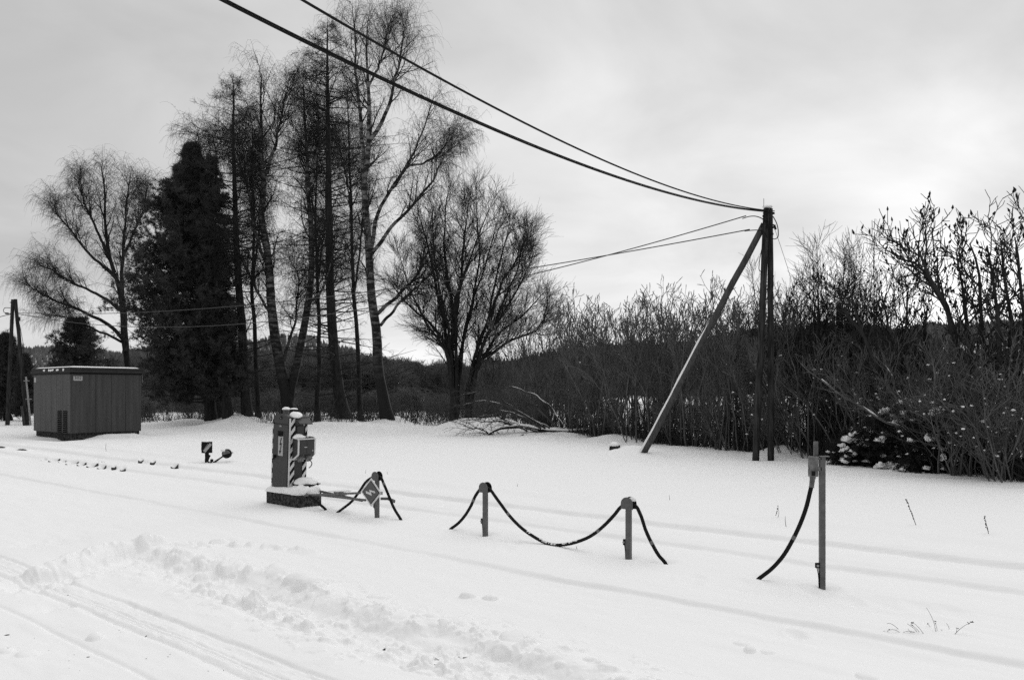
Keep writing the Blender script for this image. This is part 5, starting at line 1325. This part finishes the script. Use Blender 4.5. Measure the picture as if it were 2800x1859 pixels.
for k, (a, b, c_, d_) in enumerate([(999, 1292, 1001, 1283), (1059.5, 1297, 1058.5, 1289), (1416, 1328, 1416, 1323), (1830, 1368, 1830, 1353)]):
    stalk(['tiny grass tip left of the sign post', 'tiny grass tip right of the sign post', 'tiny grass tip beyond the middle cable post', 'tiny grass tip beyond the right cable post'][k], a, b, c_, d_, 0, .005, 20 + k)
# grass clump low at the right
cg = gnd(2560, 1738); og = np.array([cg[0], cg[1], 0])
cl = thing('grass_clump', 'sparse clump of dry bent grass stalks in the snow at lower right', 'grass', tuple(og))
r = rnd(55)
def S(x, y): return (2380 + x / 7.16, 1640 + y / 7.16)
g = G(); g2 = G()
for pts, sd in [([(1072, 705), (940, 530), (860, 460), (790, 440)], 6), ([(1005, 675), (880, 540), (815, 490)], 4), ([(955, 665), (850, 550), (720, 460)], 0), ([(1285, 660), (1240, 430), (1160, 250), (1095, 145)], 0), ([(1306, 655), (1300, 540), (1262, 430)], 4),
                ([(632, 672), (500, 590), (430, 575), (355, 585)], 5), ([(610, 620), (420, 470), (380, 452), (320, 458)], 0), ([(380, 650), (290, 608), (200, 618)], 0), ([(945, 685), (830, 620), (740, 605), (640, 628)], 0), ([(860, 690), (790, 630), (735, 560)], 0),
                ([(1612, 715), (1680, 635), (1900, 465), (2010, 415)], 9), ([(1680, 635), (1697, 545)], 2), ([(1545, 590), (1530, 515), (1485, 450)], 0), ([(1450, 650), (1380, 570)], 0), ([(1210, 565), (1120, 460)], 2)]:
    Yv = F * H / (S(*pts[0])[1] - HZ) if pts[0] != (1680, 635) else F * H / (S(1612, 715)[1] - HZ)
    Q = resample(np.array([at(*S(*p), Yv) for p in pts]) - og, 12); g.tubes(Q[None], np.linspace(.0022, .0013, 12)[None], 4)
    for k in range(sd):
        p = Q[-1 - k // 3] + r.normal(0, .004, 3); g2.blob(p, (.006, .004, .003), k, .4, 7, 5, 1)
obj('blades', g, 'grass', cl, smooth=True); obj('seed_head', g2, 'iron', cl, smooth=True)

# ------------------------------------------------------------------ LIGHT, SKY, CAMERA
SUN_AZ, SUN_EL = math.radians(28.6), math.radians(7.2)
sd = Vector((math.sin(SUN_AZ) * math.cos(SUN_EL), math.cos(SUN_AZ) * math.cos(SUN_EL), math.sin(SUN_EL)))
li = bpy.data.lights.new('sun', 'SUN'); li.energy = 1.4; li.angle = math.radians(14); li.color = (1, 1, 1)
lo = bpy.data.objects.new('sun', li); COL.objects.link(lo); lo.rotation_euler = sd.to_track_quat('Z', 'Y').to_euler(); lo.location = (20, 40, 30)

w = bpy.data.worlds.new('World'); SC.world = w; w.use_nodes = True
nt = w.node_tree; N = nt.nodes; L = nt.links
bg = N['Background']; bg.inputs['Strength'].default_value = .10
def mth(op, a, b=None, c=None, clamp=False):
    n = N.new('ShaderNodeMath'); n.operation = op; n.use_clamp = clamp
    for i, q in enumerate((a, b, c)):
        if q is None: continue
        if isinstance(q, (int, float)): n.inputs[i].default_value = q
        else: L.new(q, n.inputs[i])
    return n.outputs[0]
sky = N.new('ShaderNodeTexSky'); sky.sky_type = 'NISHITA'; sky.sun_disc = False; sky.sun_elevation = SUN_EL; sky.sun_rotation = SUN_AZ
bw = N.new('ShaderNodeRGBToBW'); L.new(sky.outputs[0], bw.inputs[0])
tc = N.new('ShaderNodeTexCoord'); sp_ = N.new('ShaderNodeSeparateXYZ'); L.new(tc.outputs['Generated'], sp_.inputs[0])
zc = mth('MAXIMUM', sp_.outputs['Z'], 0.0)
dn = mth('ADD', zc, .30)
cx = mth('DIVIDE', sp_.outputs['X'], dn); cy = mth('DIVIDE', sp_.outputs['Y'], dn)
cv = N.new('ShaderNodeCombineXYZ'); L.new(cx, cv.inputs[0]); L.new(cy, cv.inputs[1]); cv.inputs[2].default_value = 2.7
nz = N.new('ShaderNodeTexNoise'); nz.inputs['Scale'].default_value = 2.0; nz.inputs['Detail'].default_value = 6; nz.inputs['Roughness'].default_value = .5; nz.inputs['Distortion'].default_value = .4
L.new(cv.outputs[0], nz.inputs['Vector'])
dt = N.new('ShaderNodeVectorMath'); dt.operation = 'DOT_PRODUCT'; L.new(tc.outputs['Generated'], dt.inputs[0]); dt.inputs[1].default_value = tuple(sd)
dv = dt.outputs['Value']
s1 = mth('POWER', mth('MULTIPLY_ADD', dv, .5, .5, True), 3.0)
glow = mth('POWER', mth('MAXIMUM', dv, 0.0), 140.0)
glow2 = mth('POWER', mth('MAXIMUM', dv, 0.0), 14.0)
hor = mth('POWER', mth('SUBTRACT', 1.0, zc, None, True), 7.0)
mr = N.new('ShaderNodeMapRange'); mr.interpolation_type = 'SMOOTHSTEP'; mr.inputs['From Min'].default_value = .46; mr.inputs['From Max'].default_value = .85; mr.inputs['To Max'].default_value = .76; L.new(zc, mr.inputs['Value'])
v = mth('MULTIPLY_ADD', s1, .44, .35)
v = mth('MULTIPLY_ADD', hor, .22, v)
v = mth('MULTIPLY_ADD', glow, .25, v)
v = mth('MULTIPLY_ADD', mr.outputs[0], mth('MULTIPLY_ADD', s1, 2.6, .42), v)
cloud = mth('MULTIPLY_ADD', nz.outputs['Fac'], .9, .55)
v = mth('MULTIPLY', v, cloud)
v = mth('MULTIPLY', v, 10.0)
v = mth('MULTIPLY_ADD', bw.outputs[0], .02, v)
L.new(v, bg.inputs['Color'])

cam = bpy.data.cameras.new('camera'); co = bpy.data.objects.new('camera', cam); COL.objects.link(co)
co.location = (0, 0, H); co.rotation_euler = (PI / 2, 0, 0)
cam.sensor_width = 36; cam.lens = F / 2800 * 36; cam.shift_y = (HZ - 929.5) / 2800; cam.clip_end = 9000; cam.clip_start = .05
SC.camera = co
SC.view_settings.view_transform = 'Standard'; SC.view_settings.look = 'None'; SC.view_settings.exposure = 0; SC.view_settings.gamma = 1
SC.cycles.max_bounces = 5; SC.cycles.diffuse_bounces = 3; SC.cycles.glossy_bounces = 2; SC.cycles.use_denoising = False
print('faces', sum(len(m.polygons) for m in bpy.data.meshes), 'objs', len(bpy.data.objects))
